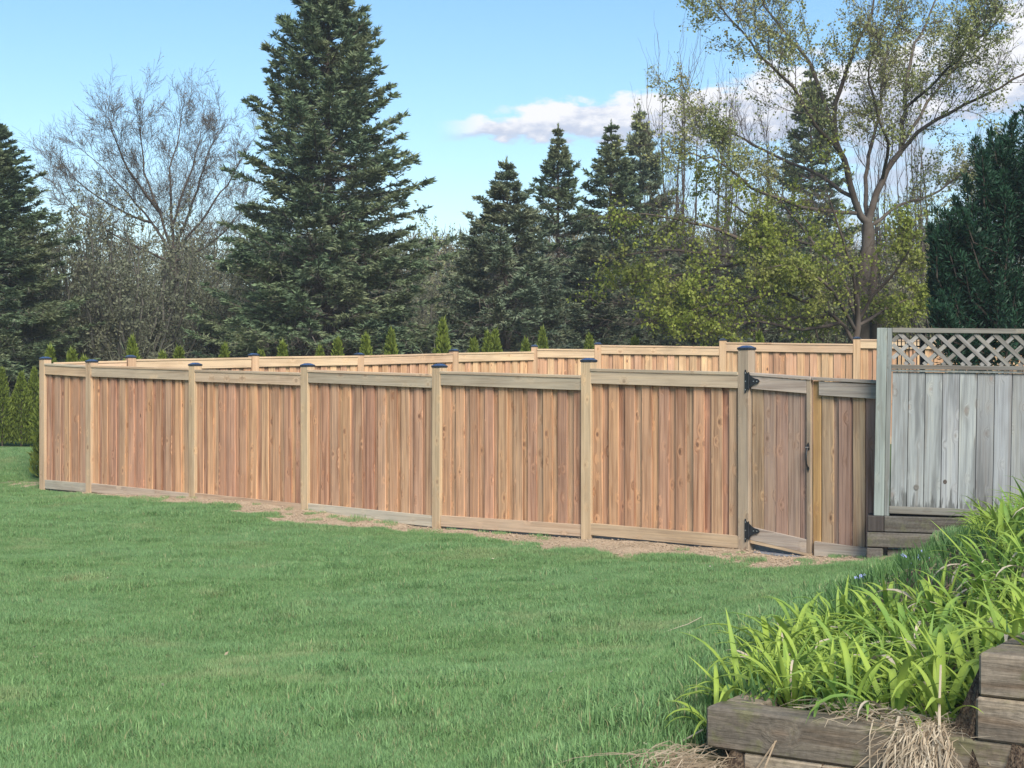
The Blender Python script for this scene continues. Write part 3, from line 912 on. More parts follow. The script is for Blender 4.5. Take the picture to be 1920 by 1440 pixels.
# lattice slats
zl0, zl1 = oz(683) + .002, oz(623.5) - .002
hL = zl1 - zl0
sw = 0.040
k = 0
for sgn, yy in ((-1, -.010), (1, .000)):
    for j in range(-3, 16):
        xm = x0 + 0.05 + j * 0.182 + (0.06 if sgn > 0 else 0)
        # clip the slat's centreline to the opening
        pts = []
        xa, xb = xm - hL / 2 * 1.05, xm + hL / 2 * 1.05
        za, zb_ = (zl1, zl0) if sgn < 0 else (zl0, zl1)
        def at(x): return za + (zb_ - za) * (x - xa) / (xb - xa)
        xs, xe = max(xa, x0 + .005), min(xb, xr)
        if xe - xs < 0.05: continue
        L_ = math.hypot(xe - xs, at(xe) - at(xs)); ang = math.atan2(at(xe) - at(xs), xe - xs)
        link("lattice_slat", box_mesh("lattice_slat", -L_ / 2, L_ / 2, -.0045, .0045, -sw / 2, sw / 2, -sw / 2, sw / 2, .0015), M_slat, of, ((xs + xe) / 2, yy, (at(xs) + at(xe)) / 2), (0, -ang, 0))

# timber courses under the weathered fence
tw = empty("timber_foundation", (oX0, oY0, zpx(1024, oS)))
tw.rotation_euler = (0, 0, oh)
tag(tw, "low wall of dark weathered timbers under the grey lattice fence", "retaining wall")
zf = lambda py: (1024 - py) / oS
tx0 = old_s(1658)[0]
link("timber", box_mesh("timber", tx0, 2.6, -.08, .07, zf(995), zf(966.5), zf(995) - .02, zf(966.5) - .01, .006), M_timberd, tw)
link("timber", box_mesh("timber", old_s(1626)[0], 2.6, -.09, .06, zf(1024), zf(996.5), zf(1024) - .02, zf(996.5) - .02, .006), M_timberd, tw)
link("end_timber", box_mesh("end_timber", old_s(1627)[0], tx0 - .004, -.095, .9, zf(995), zf(966), zf(995), zf(966), .006), M_endgrain_shade, tw)
link("footing_block", box_mesh("footing_block", old_s(1625)[0], old_s(1656)[0], -.10, .06, zf(1060), zf(1026), zf(1060), zf(1026), .01), M_timberd, tw)
link("timber", box_mesh("timber", old_s(1664)[0], 2.6, -.03, .06, zf(1070), zf(1029), zf(1070), zf(1029), .006), M_timberd, tw)

# black rail panel seen through the lattice
bk = P(1683, 700, 20.0)
br = empty("iron_railing", (bk[0], bk[1], g1(bk[0], bk[1])))
tag(br, "black iron railing standing in the yard, seen through the left end of the lattice", "railing")
zz = bk[2] - g1(bk[0], bk[1]) + 0.02
for k in range(6):
    tb = Bag(); x = 0.05 * k
    tube(tb, [(x, 0, 0), (x, 0, zz + .46), (x, 0, zz + .54)], [.007, .007, .001], 6)
    link("bar", tb.mesh("railing_bar"), M_black, br)
for hh in (0.25, zz + .32):
    link("rail", box_mesh("railing_rail", -.02, .34, -.008, .008, hh, hh + .02, hh, hh + .02, 0), M_black, br)
link("newel", box_mesh("railing_newel", .29, .35, -.03, .03, 0, zz + .55, 0, zz + .55, .003), M_black, br)

# ------------------------------------------------------------------ timber retaining wall in the foreground
tr = empty("timber_retaining_wall", (wallA[0], wallA[1], WALL_TOP - 0.42))
wh = math.atan2(wdir[1], wdir[0])
tr.rotation_euler = (0, 0, wh)
tag(tr, "mossy brown retaining wall of squared timbers holding back the daylily bed", "retaining wall")
# local y: -y faces the camera


def timber(x0, x1, z0, z1, y0=0.0, y1=0.14, name="timber", m_=None):
    return link(name, box_mesh("wall_timber", x0, x1, y0, y1, z0, z1, z0, z1, .008), m_ or M_timber, tr)


timber(0, 2.6, .281, .420)
timber(.135, 2.6, .141, .278, .004, .14)
timber(.10, 2.6, .0, .138, .012, .15)
timber(WQ_STEP, 2.6, .423, .556, -.006, .13)
timber(WQ_STEP + .008, 2.6, .559, .692, -.002, .134)
# the wall turns back into the bank at its left end
link("return_timber", box_mesh("return_timber", 0.005, .14, .143, .75, .285, .418, .285, .418, .008), M_timber, tr)
link("return_timber", box_mesh("return_timber", WQ_STEP + .012, WQ_STEP + .15, .133, .9, .562, .690, .562, .690, .008), M_timber, tr)

# ------------------------------------------------------------------ trees
def spruce(seed, H, R, z0=0.1, dens=1.0, tall_shape=0.85, trunk_r=0.14, shoot=(0.10, 0.20), droop=0.0):
    rng = np.random.default_rng(seed)
    br_, fo, dead = Bag(), Bag(), Bag()
    z = z0; golden = rng.uniform(0, 6)
    SP, SD, SL, ST = [], [], [], []
    while z < H - 0.12:
        t = z / H
        nb = int(round((7.0 + 5.0 * (1 - t) + (3 if t < .4 else 0)) * dens)) + rng.integers(0, 2)
        for b in range(nb):
            golden += 2.39996 + rng.normal(0, .25)
            l = R * ((1 - t) ** tall_shape) * rng.uniform(0.58, 1.12) * min(1.0, (1 - t) / .17) ** .6 + 0.05
            if rng.random() < .05: l *= 1.18
            zz = z + rng.normal(0, .055)
            if zz < 0.05: zz = 0.05
            out = np.array([math.cos(golden), math.sin(golden), 0.0]); lat = np.array([-out[1], out[0], 0.0])
            a = -0.20 + .62 * t ** 1.6 + rng.normal(0, .07) - droop * (1 - t)
            c_ = 0.20 + 0.1 * rng.random()
            u = np.linspace(0, 1, 6)
            def pt(u):
                u = np.asarray(u)[..., None]
                return out * (l * u) + np.array([0, 0, 1.0]) * (zz + l * (a * u + c_ * u * u)) + lat * (0.05 * l * np.sin(u * 3 + golden))
            pb = pt(u)
            tube(br_, pb, np.maximum(0.008 + 0.011 * l * (1 - u), 0.006), 3, rng.uniform(0, 1))
            ns = int((6 + l * 8.5) * dens)
            us = np.clip(rng.uniform(0.12 ** .8, 1, ns) ** .8, 0, 1)
            sd = np.where(rng.random(ns) < .5, -1.0, 1.0)
            tan = norm(pt(np.minimum(us + .02, 1.02)) - pt(us))
            sdir = norm(tan * .62 + lat[None] * sd[:, None] * rng.uniform(.5, 1.0, (ns, 1)) + np.array([0, 0, 1.0]) * rng.normal(-.10, .07 + .10 * t, (ns, 1)))
            ls = (0.36 * l * (1 - us) + 0.16) * rng.uniform(.7, 1.2, ns)
            ls = np.minimum(ls, .75)
            sp = pt(us)
            nt = 11
            v = np.tile(np.linspace(.12, 1, nt), (ns, 1)) + rng.uniform(-.04, .04, (ns, nt))
            alt = np.where(np.arange(nt) % 2 == 0, -1.0, 1.0)
            perp = norm(np.cross(sdir, np.array([0, 0, 1.0])))
            tp = sp[:, None, :] + sdir[:, None, :] * (ls[:, None] * v)[..., None] - np.array([0, 0, 1.0]) * (0.12 * ls[:, None] * v ** 2)[..., None]
            td = sdir[:, None, :] * .75 + perp[:, None, :] * (alt[None, :] * (1 - .6 * v))[..., None] + np.array([0, 0, 1.0]) * rng.normal(-.05 + .40 * t, .13 + .26 * t, (ns, nt, 1))
            tl = rng.uniform(shoot[0], shoot[1], (ns, nt)) * (1.1 - .35 * v) * min(1, .35 + (1 - t) / .16)
            ls = ls * min(1, .3 + (1 - t) / .16)
            tint = np.clip(0.16 + .22 * (1 - t) + .40 * us[:, None] * v + rng.normal(0, .20, (ns, nt)) + rng.normal(0, .17), 0, 1)  # new tips paler; lower boughs also tinted lighter for the light reaching them
            SP.append(tp.reshape(-1, 3)); SD.append(td.reshape(-1, 3)); SL.append(tl.ravel()); ST.append(tint.ravel())
            # needles along the leader of the branch
            nl = int(7 + l * 7); ul = rng.uniform(.3, 1.02, nl)
            SP.append(pt(ul)); SD.append(norm(tan.mean(0))[None] + np.array([0, 0, .35]) + rng.normal(0, .42, (nl, 3))); SL.append(rng.uniform(*shoot, nl)); ST.append(np.clip(rng.normal(.5, .2, nl), 0, 1))
            if t < .7:
                nd = int(30 * (1 - t) * l)
                ud = rng.uniform(.05, .75, nd)
                dp = pt(ud) + lat[None] * rng.normal(0, .16 * l * .5, (nd, 1))
                ddv = np.stack([rng.normal(0, .6, nd), rng.normal(0, .6, nd), rng.uniform(-1.2, .1, nd)], -1)
                V, T = spikes(dp, ddv, rng.uniform(.15, .55, nd), np.full(nd, .015), rng)
                dead.add(V, T, np.repeat(rng.random(nd), 3))
        z += (0.27 + 0.24 * (1 - t)) * rng.uniform(.8, 1.2) / (0.6 + .4 * dens)
    # leader
    SP.append(np.array([[0, 0, H - .40 + .024 * k] for k in range(24)])); SD.append(np.array([[math.cos(k * 2.4) * .55, math.sin(k * 2.4) * .55, 1.9] for k in range(24)])); SL.append(np.linspace(.22, .10, 24)); ST.append(np.full(24, .6))
    SP = np.concatenate(SP); SD = np.concatenate(SD); SL = np.concatenate(SL); ST = np.concatenate(ST)
    V, T = kites(SP, SD, SL, 0.030 + 0.020 * rng.random(len(SP)), rng, .35)
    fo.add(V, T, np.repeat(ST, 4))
    sel = rng.random(len(SP)) < .45
    V, T = kites(SP[sel] + rng.normal(0, .012, (sel.sum(), 3)), SD[sel] + rng.normal(0, .5, (sel.sum(), 3)), SL[sel] * .8, np.full(sel.sum(), .032), rng, .35)
    fo.add(V, T, np.repeat(ST[sel], 4))
    tk = Bag()
    zz = np.linspace(-.2, H + .16, 14)
    tube(tk, np.stack([.02 * np.sin(zz * 1.3), .02 * np.cos(zz), zz], -1), trunk_r * (1 - zz / (H + .16) * .99) + .003, 9, .4)
    return dict(foliage=fo.mesh("spruce_foliage"), limbs=br_.mesh("spruce_limbs"), dry=dead.mesh("spruce_dry_twigs"), trunk=tk.mesh("spruce_trunk", True))


def place(kit, mats, name, px, Z, label, cat, group=None, rz=0.0, sc=1.0, scz=None, py_base=None, bury=0.05, xy=None):
    X = (px - CX) / F * Z if xy is None else xy[0]
    Yy = Z if xy is None else xy[1]
    o = empty(name, (X, Yy, g1(X, Yy) - bury), rz)
    o.scale = (sc, sc, scz or sc)
    tag(o, label, cat, group)
    names = {'foliage': 'crown', 'limbs': 'branches', 'dry': 'dry_twigs', 'trunk': 'trunk'}
    for k, me in kit.items():
        if len(me.materials) == 0:
            me.materials.append(mats[k])
        c_ = bpy.data.objects.new(names[k], me); COL.objects.link(c_); c_.parent = o
        if k in ('foliage', 'dry', 'limbs'):
            c_['kind'] = 'stuff'
    return o


MS = dict(foliage=M_spruce, limbs=M_barkd, dry=M_twig, trunk=M_barkd)
MSB = dict(foliage=M_spruceb, limbs=M_barkd, dry=M_twig, trunk=M_barkd)


def top_h(px, py, Z):
    X = (px - CX) / F * Z
    return EYE - (py - HY) / F * Z - g1(X, Z) + .05


Zb = 37.5
Hb = top_h(615, -80, Zb)
kit_big = spruce(3, Hb, 3.5, .15, 1.25, .68, .17, (.11, .24))
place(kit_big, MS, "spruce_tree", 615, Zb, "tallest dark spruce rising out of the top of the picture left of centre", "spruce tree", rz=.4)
kit_mid = spruce(8, 7.0, 3.1, .15, 1.15, .95, .12, (.10, .20))
kit_nar = spruce(15, 9.0, 2.8, .15, 1.0, .98, .13, (.10, .22))
spr = [
    (kit_mid, MSB, 950, 285, 37.5, 0.2, "bluish full spruce with a pointed top, right of the tallest spruce", 1.06),
    (kit_nar, MS, 1047, 225, 44, 1.3, "slim spruce with bare trunk showing, between the bluish spruce and the twin tops", 1.0),
    (kit_nar, MS, 1146, 218, 45, 2.7, "left of the two dark spruces with touching tops under the cloud", 1.1),
    (kit_mid, MS, 1200, 188, 48, 4.0, "right and taller of the two dark spruces with touching tops under the cloud", 0.72),
    (kit_nar, MS, 1520, 112, 52, 5.1, "tall dark spruce standing behind the big leafing maple", 0.92),
    (kit_big, MS, -24, 190, 36.5, 2.2, "dark spruce cut off by the left edge of the picture", 1.3),
    (kit_mid, MS, 1110, 430, 41, 1.9, "low dark spruce filling in below the two touching tops", 1.35),
    (kit_mid, MS, 1300, 440, 42, 3.3, "low dark spruce hidden behind the yellow green leaves", 1.3),
    (kit_mid, MSB, 893, 400, 41, 5.4, "small bluish spruce at the left shoulder of the bluish full spruce", 0.9),
    (kit_mid, MS, 1420, 380, 46, 0.9, "dark spruce half hidden in the middle of the yellow green leaves", 1.1),
]
Hs = {id(kit_big): Hb + .3, id(kit_mid): 7.3, id(kit_nar): 9.3}
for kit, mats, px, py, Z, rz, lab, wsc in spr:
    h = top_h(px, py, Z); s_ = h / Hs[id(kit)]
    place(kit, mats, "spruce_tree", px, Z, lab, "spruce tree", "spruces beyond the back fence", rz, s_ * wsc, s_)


class Tree:
    def __init__(self, seed):
        self.rng = np.random.default_rng(seed); self.wood = Bag(); self.leaf = Bag(); self.tips = []; self.sub = 5

    def limb(self, pts, r0, r1, sides=6):
        pts = np.asarray(pts, float)
        # smooth the given polyline
        n = len(pts); tt = np.arange(n)
        ti = np.linspace(0, n - 1, (n - 1) * 3 + 1)
        q = np.stack([np.interp(ti, tt, pts[:, k]) for k in range(3)], -1)
        q[1:-1] = (q[:-2] + 2 * q[1:-1] + q[2:]) / 4
        q[1:-1] += self.rng.normal(0, .02, (len(q) - 2, 3))
        tube(self.wood, q, np.linspace(r0, r1, len(q)), sides, self.rng.uniform(.2, .9))
        return q

    def grow(self, p, d, L, r, depth, up=.25, wig=.18, nchild=(4, 6), spread=.75, shrink=.62, start=.3):
        nchild = (min(nchild[0], self.sub), min(nchild[1], self.sub + 1))
        rng = self.rng
        n = 6 if L > .8 else 4
        d = d / np.linalg.norm(d)
        pts = [p]; dirs = [d]
        for i in range(n):
            d = d + rng.normal(0, wig, 3) + np.array([0, 0, up * .25])
            d = d / np.linalg.norm(d)
            pts.append(pts[-1] + d * L / n); dirs.append(d)
        pts = np.array(pts)
        tube(self.wood, pts, np.linspace(r, max(r * .35, .003), n + 1), 4 if depth > 1 else 3, rng.uniform(.1, .9))
        if depth <= 0:
            self.tips.append(pts)
            return
        self.kids(pts, np.array(dirs), L, r, depth, up, wig, nchild, spread, shrink, start)

    def kids(self, pts, dirs, L, r, depth, up, wig, nchild, spread, shrink, start=.3, Lk=None):
        rng = self.rng
        nc = rng.integers(nchild[0], nchild[1] + 1)
        for k in range(nc):
            u = start + (1 - start) * (k + rng.random() * .7) / nc
            u = min(u, .99)
            f = u * (len(pts) - 1); i = int(f); f -= i
            p = pts[i] * (1 - f) + pts[i + 1] * f
            d0 = dirs[min(i + 1, len(dirs) - 1)]
            side = rng.normal(0, 1, 3); side -= side.dot(d0) * d0; side /= np.linalg.norm(side)
            ang = spread * rng.uniform(.6, 1.2)
            dn = d0 * math.cos(ang) + side * math.sin(ang)
            self.grow(p, dn, (Lk or L * shrink) * rng.uniform(.7, 1.15) * (1.15 - .45 * u), max(r * .5 * (1.1 - .5 * u), .004), depth - 1, up, wig, nchild, spread, shrink, .2)
        # continuation
        self.grow(pts[-1], dirs[-1], (Lk or L * shrink), max(r * .36, .004), depth - 1, up, wig, nchild, spread, shrink, .2)

    def leaves(self, per, size, lo=.2, spreadr=.06, clump=1, W=.8, down=0.0, patchy=0.0):
        rng = self.rng
        Pt = []
        for pts in self.tips:
            n = per
            if patchy > 0:
                q_ = pts[-1]
                f_ = math.sin(q_[0] * 2.1 + q_[2] * 1.3) + math.sin(q_[1] * 1.9 - q_[2] * 2.4 + 1.0) + math.sin(q_[0] * .9 - q_[1] * 1.1 + 2.0)
                n = int(max(0, round(per * (1 + patchy * f_) + rng.normal(0, .8))))
                if n == 0: continue
            u = rng.uniform(lo, 1, n) * (len(pts) - 1)
            i = np.minimum(u.astype(int), len(pts) - 2); f = (u - i)[:, None]
            Pt.append(pts[i] * (1 - f) + pts[i + 1] * f)
        Pt = np.concatenate(Pt)
        if clump > 1:
            Pt = np.repeat(Pt, clump, axis=0)
        Pt = Pt + rng.normal(0, spreadr, Pt.shape)
        n = len(Pt)
        s = rng.uniform(size[0], size[1], n)
        V, T = kites(Pt, rng.normal(0, 1, (n, 3)) + np.array([0, 0, -down]), s, s * W, rng, .5)
        tint = np.clip(rng.normal(.5, .25, n), 0, 1)
        self.leaf.add(V, T, np.repeat(tint, 4))


def tree_obj(tree, name, origin, label, cat, barkm, leafm, group=None):
    o = empty(name, origin)
    tag(o, label, cat, group)
    me = tree.wood.mesh(name + "_wood", True); me.materials.append(barkm)
    c_ = bpy.data.objects.new("trunk", me); COL.objects.link(c_); c_.parent = o
    me2 = None
    if tree.leaf.n:
        me2 = tree.leaf.mesh(name + "_leaves"); me2.materials.append(leafm)
        c2 = bpy.data.objects.new("crown", me2); COL.objects.link(c2); c2.parent = o; c2['kind'] = 'stuff'
    return o, me, me2


# the big leafing maple ------------------------------------------------
mp = Tree(21)
ZM = 34.0
mo = P(1620, 700, ZM); mo[2] = g1(mo[0], mo[1]) - .1


def ml(px, py, dz=0.0):
    return P(px, py, ZM + dz) - mo


trunk = mp.limb([(0, 0, 0), ml(1616, 640), ml(1613, 564), ml(1622, 486), ml(1628, 418)], .19, .125, 9)
mp.limb([(.35, .2, 0), ml(1640, 600, .3), ml(1637, 520, .3), ml(1634, 430, .1)], .15, .09, 8)
limbs = [
    ([(1628, 418, 0), (1608, 400, .0), (1589, 316, -.4), (1563, 262, -.6), (1565, 194, -.8), (1589, 131, -1.0), (1608, 78, -1.2), (1637, 20, -1.4), (1650, -60, -1.6)], .13, 4),
    ([(1563, 240, -.6), (1516, 112, -.2), (1472, 63, .2), (1433, 10, .5), (1400, -50, .8)], .07, 3),
    ([(1575, 285, -.5), (1530, 235, -1.2), (1487, 160, -1.8), (1433, 117, -2.2), (1394, 63, -2.4), (1350, 10, -2.6)], .07, 3),
    ([(1600, 370, -.2), (1540, 330, .8), (1453, 292, 1.4), (1394, 262, 1.8), (1346, 233, 2.0), (1285, 190, 2.2)], .07, 3),
    ([(1605, 400, -.2), (1500, 390, -1.0), (1404, 350, -1.8), (1365, 311, -2.2), (1317, 292, -2.4), (1262, 287, -2.6)], .065, 3),
    ([(1628, 418, 0), (1652, 335, .3), (1686, 287, .6), (1696, 233, .8), (1698, 160, .8), (1710, 97, .9), (1735, 50, 1.0), (1760, -30, 1.2)], .125, 4),
    ([(1688, 285, .6), (1735, 233, .2), (1793, 204, -.2), (1851, 180, -.6), (1925, 136, -1.0), (1990, 90, -1.2)], .075, 3),
    ([(1628, 418, 0), (1623, 330, 1.0), (1632, 272, 1.6), (1652, 204, 2.0), (1654, 146, 2.2), (1664, 87, 2.4), (1690, 30, 2.4)], .08, 3),
    ([(1655, 335, .3), (1668, 270, -1.0), (1640, 200, -1.8), (1625, 130, -2.2), (1660, 60, -2.4)], .06, 3),
    ([(1630, 425, 0), (1686, 384, .5), (1745, 366, 1.0), (1800, 330, 1.4), (1850, 300, 1.6)], .06, 3),
    ([(1692, 270, .6), (1740, 190, 1.5), (1790, 130, 2.0), (1830, 60, 2.4), (1850, 0, 2.5)], .06, 3),
    ([(1700, 200, .8), (1760, 150, -1.0), (1810, 90, -1.8), (1870, 40, -2.2)], .055, 3),
]
for pts, r, dep in limbs:
    q = mp.limb([ml(*a) for a in pts], r * .68, .014, 7)
    dirs = norm(np.gradient(q, axis=0))
    L = np.linalg.norm(np.diff(q, axis=0), axis=1).sum()
    mp.kids(q, dirs, L, .026, 3, .25, .17, (15, 18), .75, .62, .18, Lk=min(.95, L * .3))
mp_all = mp.tips
mp.leaves(4, (.032, .078), .45, .045, 1, .8, .4, .45)
tree_obj(mp, "maple_tree", mo, "large forking maple with sparse olive leaves across the upper right sky", "tree", M_bark, M_leafo)

# low yellow green maple in front of it ---------------------------------
lm = Tree(33); lm.sub = 4
lo_ = P(1600, 700, 33.0); lo_[2] = g1(lo_[0], lo_[1]) - .1


def ll(px, py, dz=0.0):
    return P(px, py, 33.0 + dz) - lo_


lm.limb([(0, 0, 0), ll(1604, 640), ll(1608, 600), ll(1606, 550, -.4)], .10, .04, 8)
low = [
    [(1604, 645, 0), (1570, 600, 0), (1535, 572, -.4), (1490, 520, -.8), (1440, 470, -1.0), (1400, 420, -1.2)],
    [(1535, 572, -.4), (1450, 545, -1.0), (1360, 535, -1.4), (1290, 545, -1.6), (1215, 560, -1.8)],
    [(1560, 590, 0), (1480, 600, .6), (1380, 590, 1.0), (1300, 610, 1.2)],
    [(1608, 600, 0), (1580, 520, .4), (1530, 460, .8), (1480, 400, 1.0), (1440, 350, 1.0)],
    [(1490, 520, -.8), (1400, 490, -.2), (1300, 470, .2), (1220, 470, .4), (1160, 480, .5)],
    [(1440, 470, -1.0), (1350, 430, -1.4), (1270, 410, -1.6), (1200, 400, -1.7)],
    [(1608, 600, 0), (1600, 500, -.8), (1570, 420, -1.2), (1550, 360, -1.3)],
    [(1610, 600, 0), (1650, 540, -.4), (1690, 500, -.8), (1715, 440, -1.0)],
    [(1610, 610, 0), (1660, 580, .8), (1710, 560, 1.0)],
    [(1530, 460, .8), (1450, 430, 1.4), (1370, 380, 1.8), (1330, 350, 1.9)],
    [(1575, 605, 0), (1500, 620, -.8), (1420, 600, -1.4), (1340, 620, -1.6), (1260, 600, -1.7)],
    [(1450, 545, -1.0), (1380, 570, -1.5), (1300, 580, -1.8), (1235, 600, -1.9)],
    [(1400, 490, -.2), (1330, 510, .6), (1250, 520, .9), (1180, 530, 1.0)],
    [(1604, 620, 0), (1560, 540, -1.0), (1500, 500, -1.6), (1450, 500, -1.9)],
]
for pts in low:
    q = lm.limb([ll(*a) for a in pts], .045, .010, 6)
    dirs = norm(np.gradient(q, axis=0))
    L = np.linalg.norm(np.diff(q, axis=0), axis=1).sum()
    lm.kids(q, dirs, L, .018, 3, .05, .2, (11, 14), .85, .62, .12, Lk=min(.72, L * .3))
lm.leaves(4, (.035, .09), .4, .045, 1, .85, .8, .75)
tree_obj(lm, "low_maple_tree", lo_, "low spreading maple with fresh yellow green leaves in front of the dark spruces", "tree", M_barkd, M_leafy)

# bare fanning tree on the left -----------------------------------------
bt = Tree(5); bt.sub = 6
ZB = 47.0
bo = P(318, 700, ZB); bo[2] = g1(bo[0], bo[1]) - .1


def bl(px, py, dz=0.0):
    return P(px, py, ZB + dz) - bo


bt.limb([(0, 0, 0), bl(322, 560), bl(325, 455)], .24, .17, 8)
fan = [
    [(325, 455, 0), (285, 390, .5), (240, 330, 1.0), (200, 285, 1.4), (150, 240, 1.6)],
    [(325, 455, 0), (300, 370, -.6), (270, 290, -1.0), (262, 220, -1.3), (268, 160, -1.4)],
    [(325, 455, 0), (320, 360, .3), (318, 280, .8), (335, 210, 1.2), (345, 150, 1.4)],
    [(325, 455, 0), (355, 370, -.3), (375, 300, -.8), (395, 240, -1.0), (410, 200, -1.1)],
    [(325, 455, 0), (375, 390, .6), (415, 330, 1.1), (445, 280, 1.4), (470, 230, 1.6)],
    [(325, 470, 0), (385, 440, -.6), (430, 400, -1.0), (460, 350, -1.2)],
    [(320, 470, 0), (260, 440, -.8), (190, 400, -1.2), (130, 350, -1.5), (105, 300, -1.5)],
    [(285, 390, .5), (230, 370, 0), (160, 320, -.4), (115, 270, -.6)],
    [(322, 400, 0), (345, 320, 1.5), (370, 250, 2.0), (380, 190, 2.2)],
    [(300, 370, -.6), (240, 280, -1.6), (215, 220, -2.0), (205, 180, -2.0)],
]
for pts in fan:
    q = bt.limb([bl(*a) for a in pts], .048, .008, 5)
    dirs = norm(np.gradient(q, axis=0))
    L = np.linalg.norm(np.diff(q, axis=0), axis=1).sum()
    bt.kids(q, dirs, L, .016, 3, .28, .14, (18, 21), .75, .70, .08, Lk=min(.95, L * .32))
bt.leaves(1, (.03, .06), .2, .02, 1, .5)
bare_o, bare_w, bare_l = tree_obj(bt, "bare_tree", bo, "bare fanning tree with pale budding twigs behind the grey willow thicket", "tree", M_bark, M_budbrown)

# generic twiggy trees / thickets, built once and copied ------------------
def thicket(seed, H, R, stems, per, size, Lk=.8, leaf=True, up=.5, depth=3, nch=(5, 7), kidr=.03):
    tr_ = Tree(seed); rng = tr_.rng
    for k in range(stems):
        a = rng.uniform(0, 2 * math.pi); rr = R * math.sqrt(rng.random())
        h = H * (1 - .35 * (rr / R) ** 2) * rng.uniform(.75, 1.02)
        b = np.array([math.cos(a) * rr * .35, math.sin(a) * rr * .35, 0])
        tp_ = np.array([math.cos(a) * rr, math.sin(a) * rr, h])
        m1 = b * .7 + tp_ * .3 + np.array([rng.normal(0, .12), rng.normal(0, .12), .1 * h])
        m2 = b * .35 + tp_ * .65 + rng.normal(0, .12, 3)
        q = tr_.limb([b, m1, m2, tp_], .028 + .006 * H, .01, 4)
        dirs = norm(np.gradient(q, axis=0))
        tr_.kids(q, dirs, h, kidr, depth - 1, up, .18, nch, .65, .6, .12, Lk=Lk)
    if leaf:
        tr_.leaves(per, size, .05, .03, 1, .55)
    w_ = tr_.wood.mesh("thicket_wood", True); l_ = tr_.leaf.mesh("thicket_leaves") if leaf else None
    return w_, l_


def put_tree(kit, name, px, Z, sc, label, cat, group, rz=0, scz=None):
    X = (px - CX) / F * Z
    o = empty(name, (X, Z, g1(X, Z) - .05), rz); o.scale = (sc, sc, scz or sc)
    tag(o, label, cat, group)
    for nm, me in zip(("stems", "crown"), kit):
        if me is None: continue
        c_ = bpy.data.objects.new(nm, me); COL.objects.link(c_); c_.parent = o
        if nm == "crown": c_['kind'] = 'stuff'


kw, kl = thicket(41, 4.6, 2.3, 44, 9, (.045, .09), .62, up=.12, depth=3, nch=(8, 10), kidr=.018)
kw.materials.append(M_willowbark); kl.materials.append(M_willow)
for px, py, Z, sc, rz, lab in ((250, 385, 39.0, 1.0, .3, "dense grey green willow thicket between the left spruce and the tallest spruce"),
                               (150, 430, 41.0, .95, 2.0, "grey willow thicket touching the spruce at the left edge"),
                               (375, 470, 40.0, .85, 4.1, "lower grey willow thicket against the left side of the tallest spruce"),
                               (800, 520, 44.0, .8, 1.0, "pale twiggy thicket showing between the tallest and the bluish spruce")):
    s_ = top_h(px, py, Z) / 4.6
    put_tree((kw, kl), "willow_thicket", px, Z, s_ * sc, lab, "shrub", "willow thickets beyond the fence", rz, s_)

kb_w, _ = thicket(52, 8.0, 2.0, 12, 0, (.05, .08), 1.5, leaf=False, up=.9, depth=3, nch=(7, 9), kidr=.035)
kb_w.materials.append(M_bark)
for px, py, Z, sc, rz, lab in ((1275, 175, 55, .9, .3, "bare grey tree just right of the twin spruce tops"),
                               (1335, 230, 58, .9, 1.9, "thin bare tree left of the dark spruce behind the maple"),
                               (1440, 260, 56, .8, 3.2, "bare twiggy tree behind the left boughs of the maple"),
                               (1740, 250, 48, .9, 4.6, "bare twiggy tree behind the right boughs of the maple"),
                               (1665, 300, 50, .9, 5.6, "bare twiggy tree directly behind the fork of the maple"),
                               (1830, 300, 46, .8, 0.9, "bare twiggy tree rising above the dark yew")):
    s_ = top_h(px, py, Z) / 8.0
    put_tree((kb_w,), "bare_tree", px, Z, s_ * sc, lab, "tree", "bare trees behind the maple", rz, s_)

kf_w, kf_l = thicket(63, 7.0, 2.6, 16, 5, (.10, .18), 1.1, depth=3, nch=(5, 6), kidr=.03)
kf_w.materials.append(M_bark); kf_l.materials.append(M_farleaf)
for px, py, Z, sc, rz, lab in ((850, 430, 68, 1.0, .2, "pale yellow green tree in the gap right of the tallest spruce"),
                               (790, 480, 60, .9, 2.2, "soft green young tree low in the gap right of the tallest spruce"),
                               (1370, 470, 50, 1.0, 3.0, "hazy green tree between the twin spruces and the maple"),
                               (1700, 400, 44, 1.0, 4.4, "soft green tree to the right of the maple trunk"),
                               (1800, 380, 42, 1.0, 1.2, "soft green tree just left of the dark yew"),
                               (1560, 420, 46, 1.0, 5.0, "soft green tree behind the maple trunk"),
                               (60, 430, 50, 1.0, 2.9, "soft green tree behind the spruce at the left edge")):
    s_ = top_h(px, py, Z) / 7.0
    put_tree((kf_w, kf_l), "young_tree", px, Z, s_ * sc, lab, "tree", "young leafing trees in the middle distance", rz, s_)

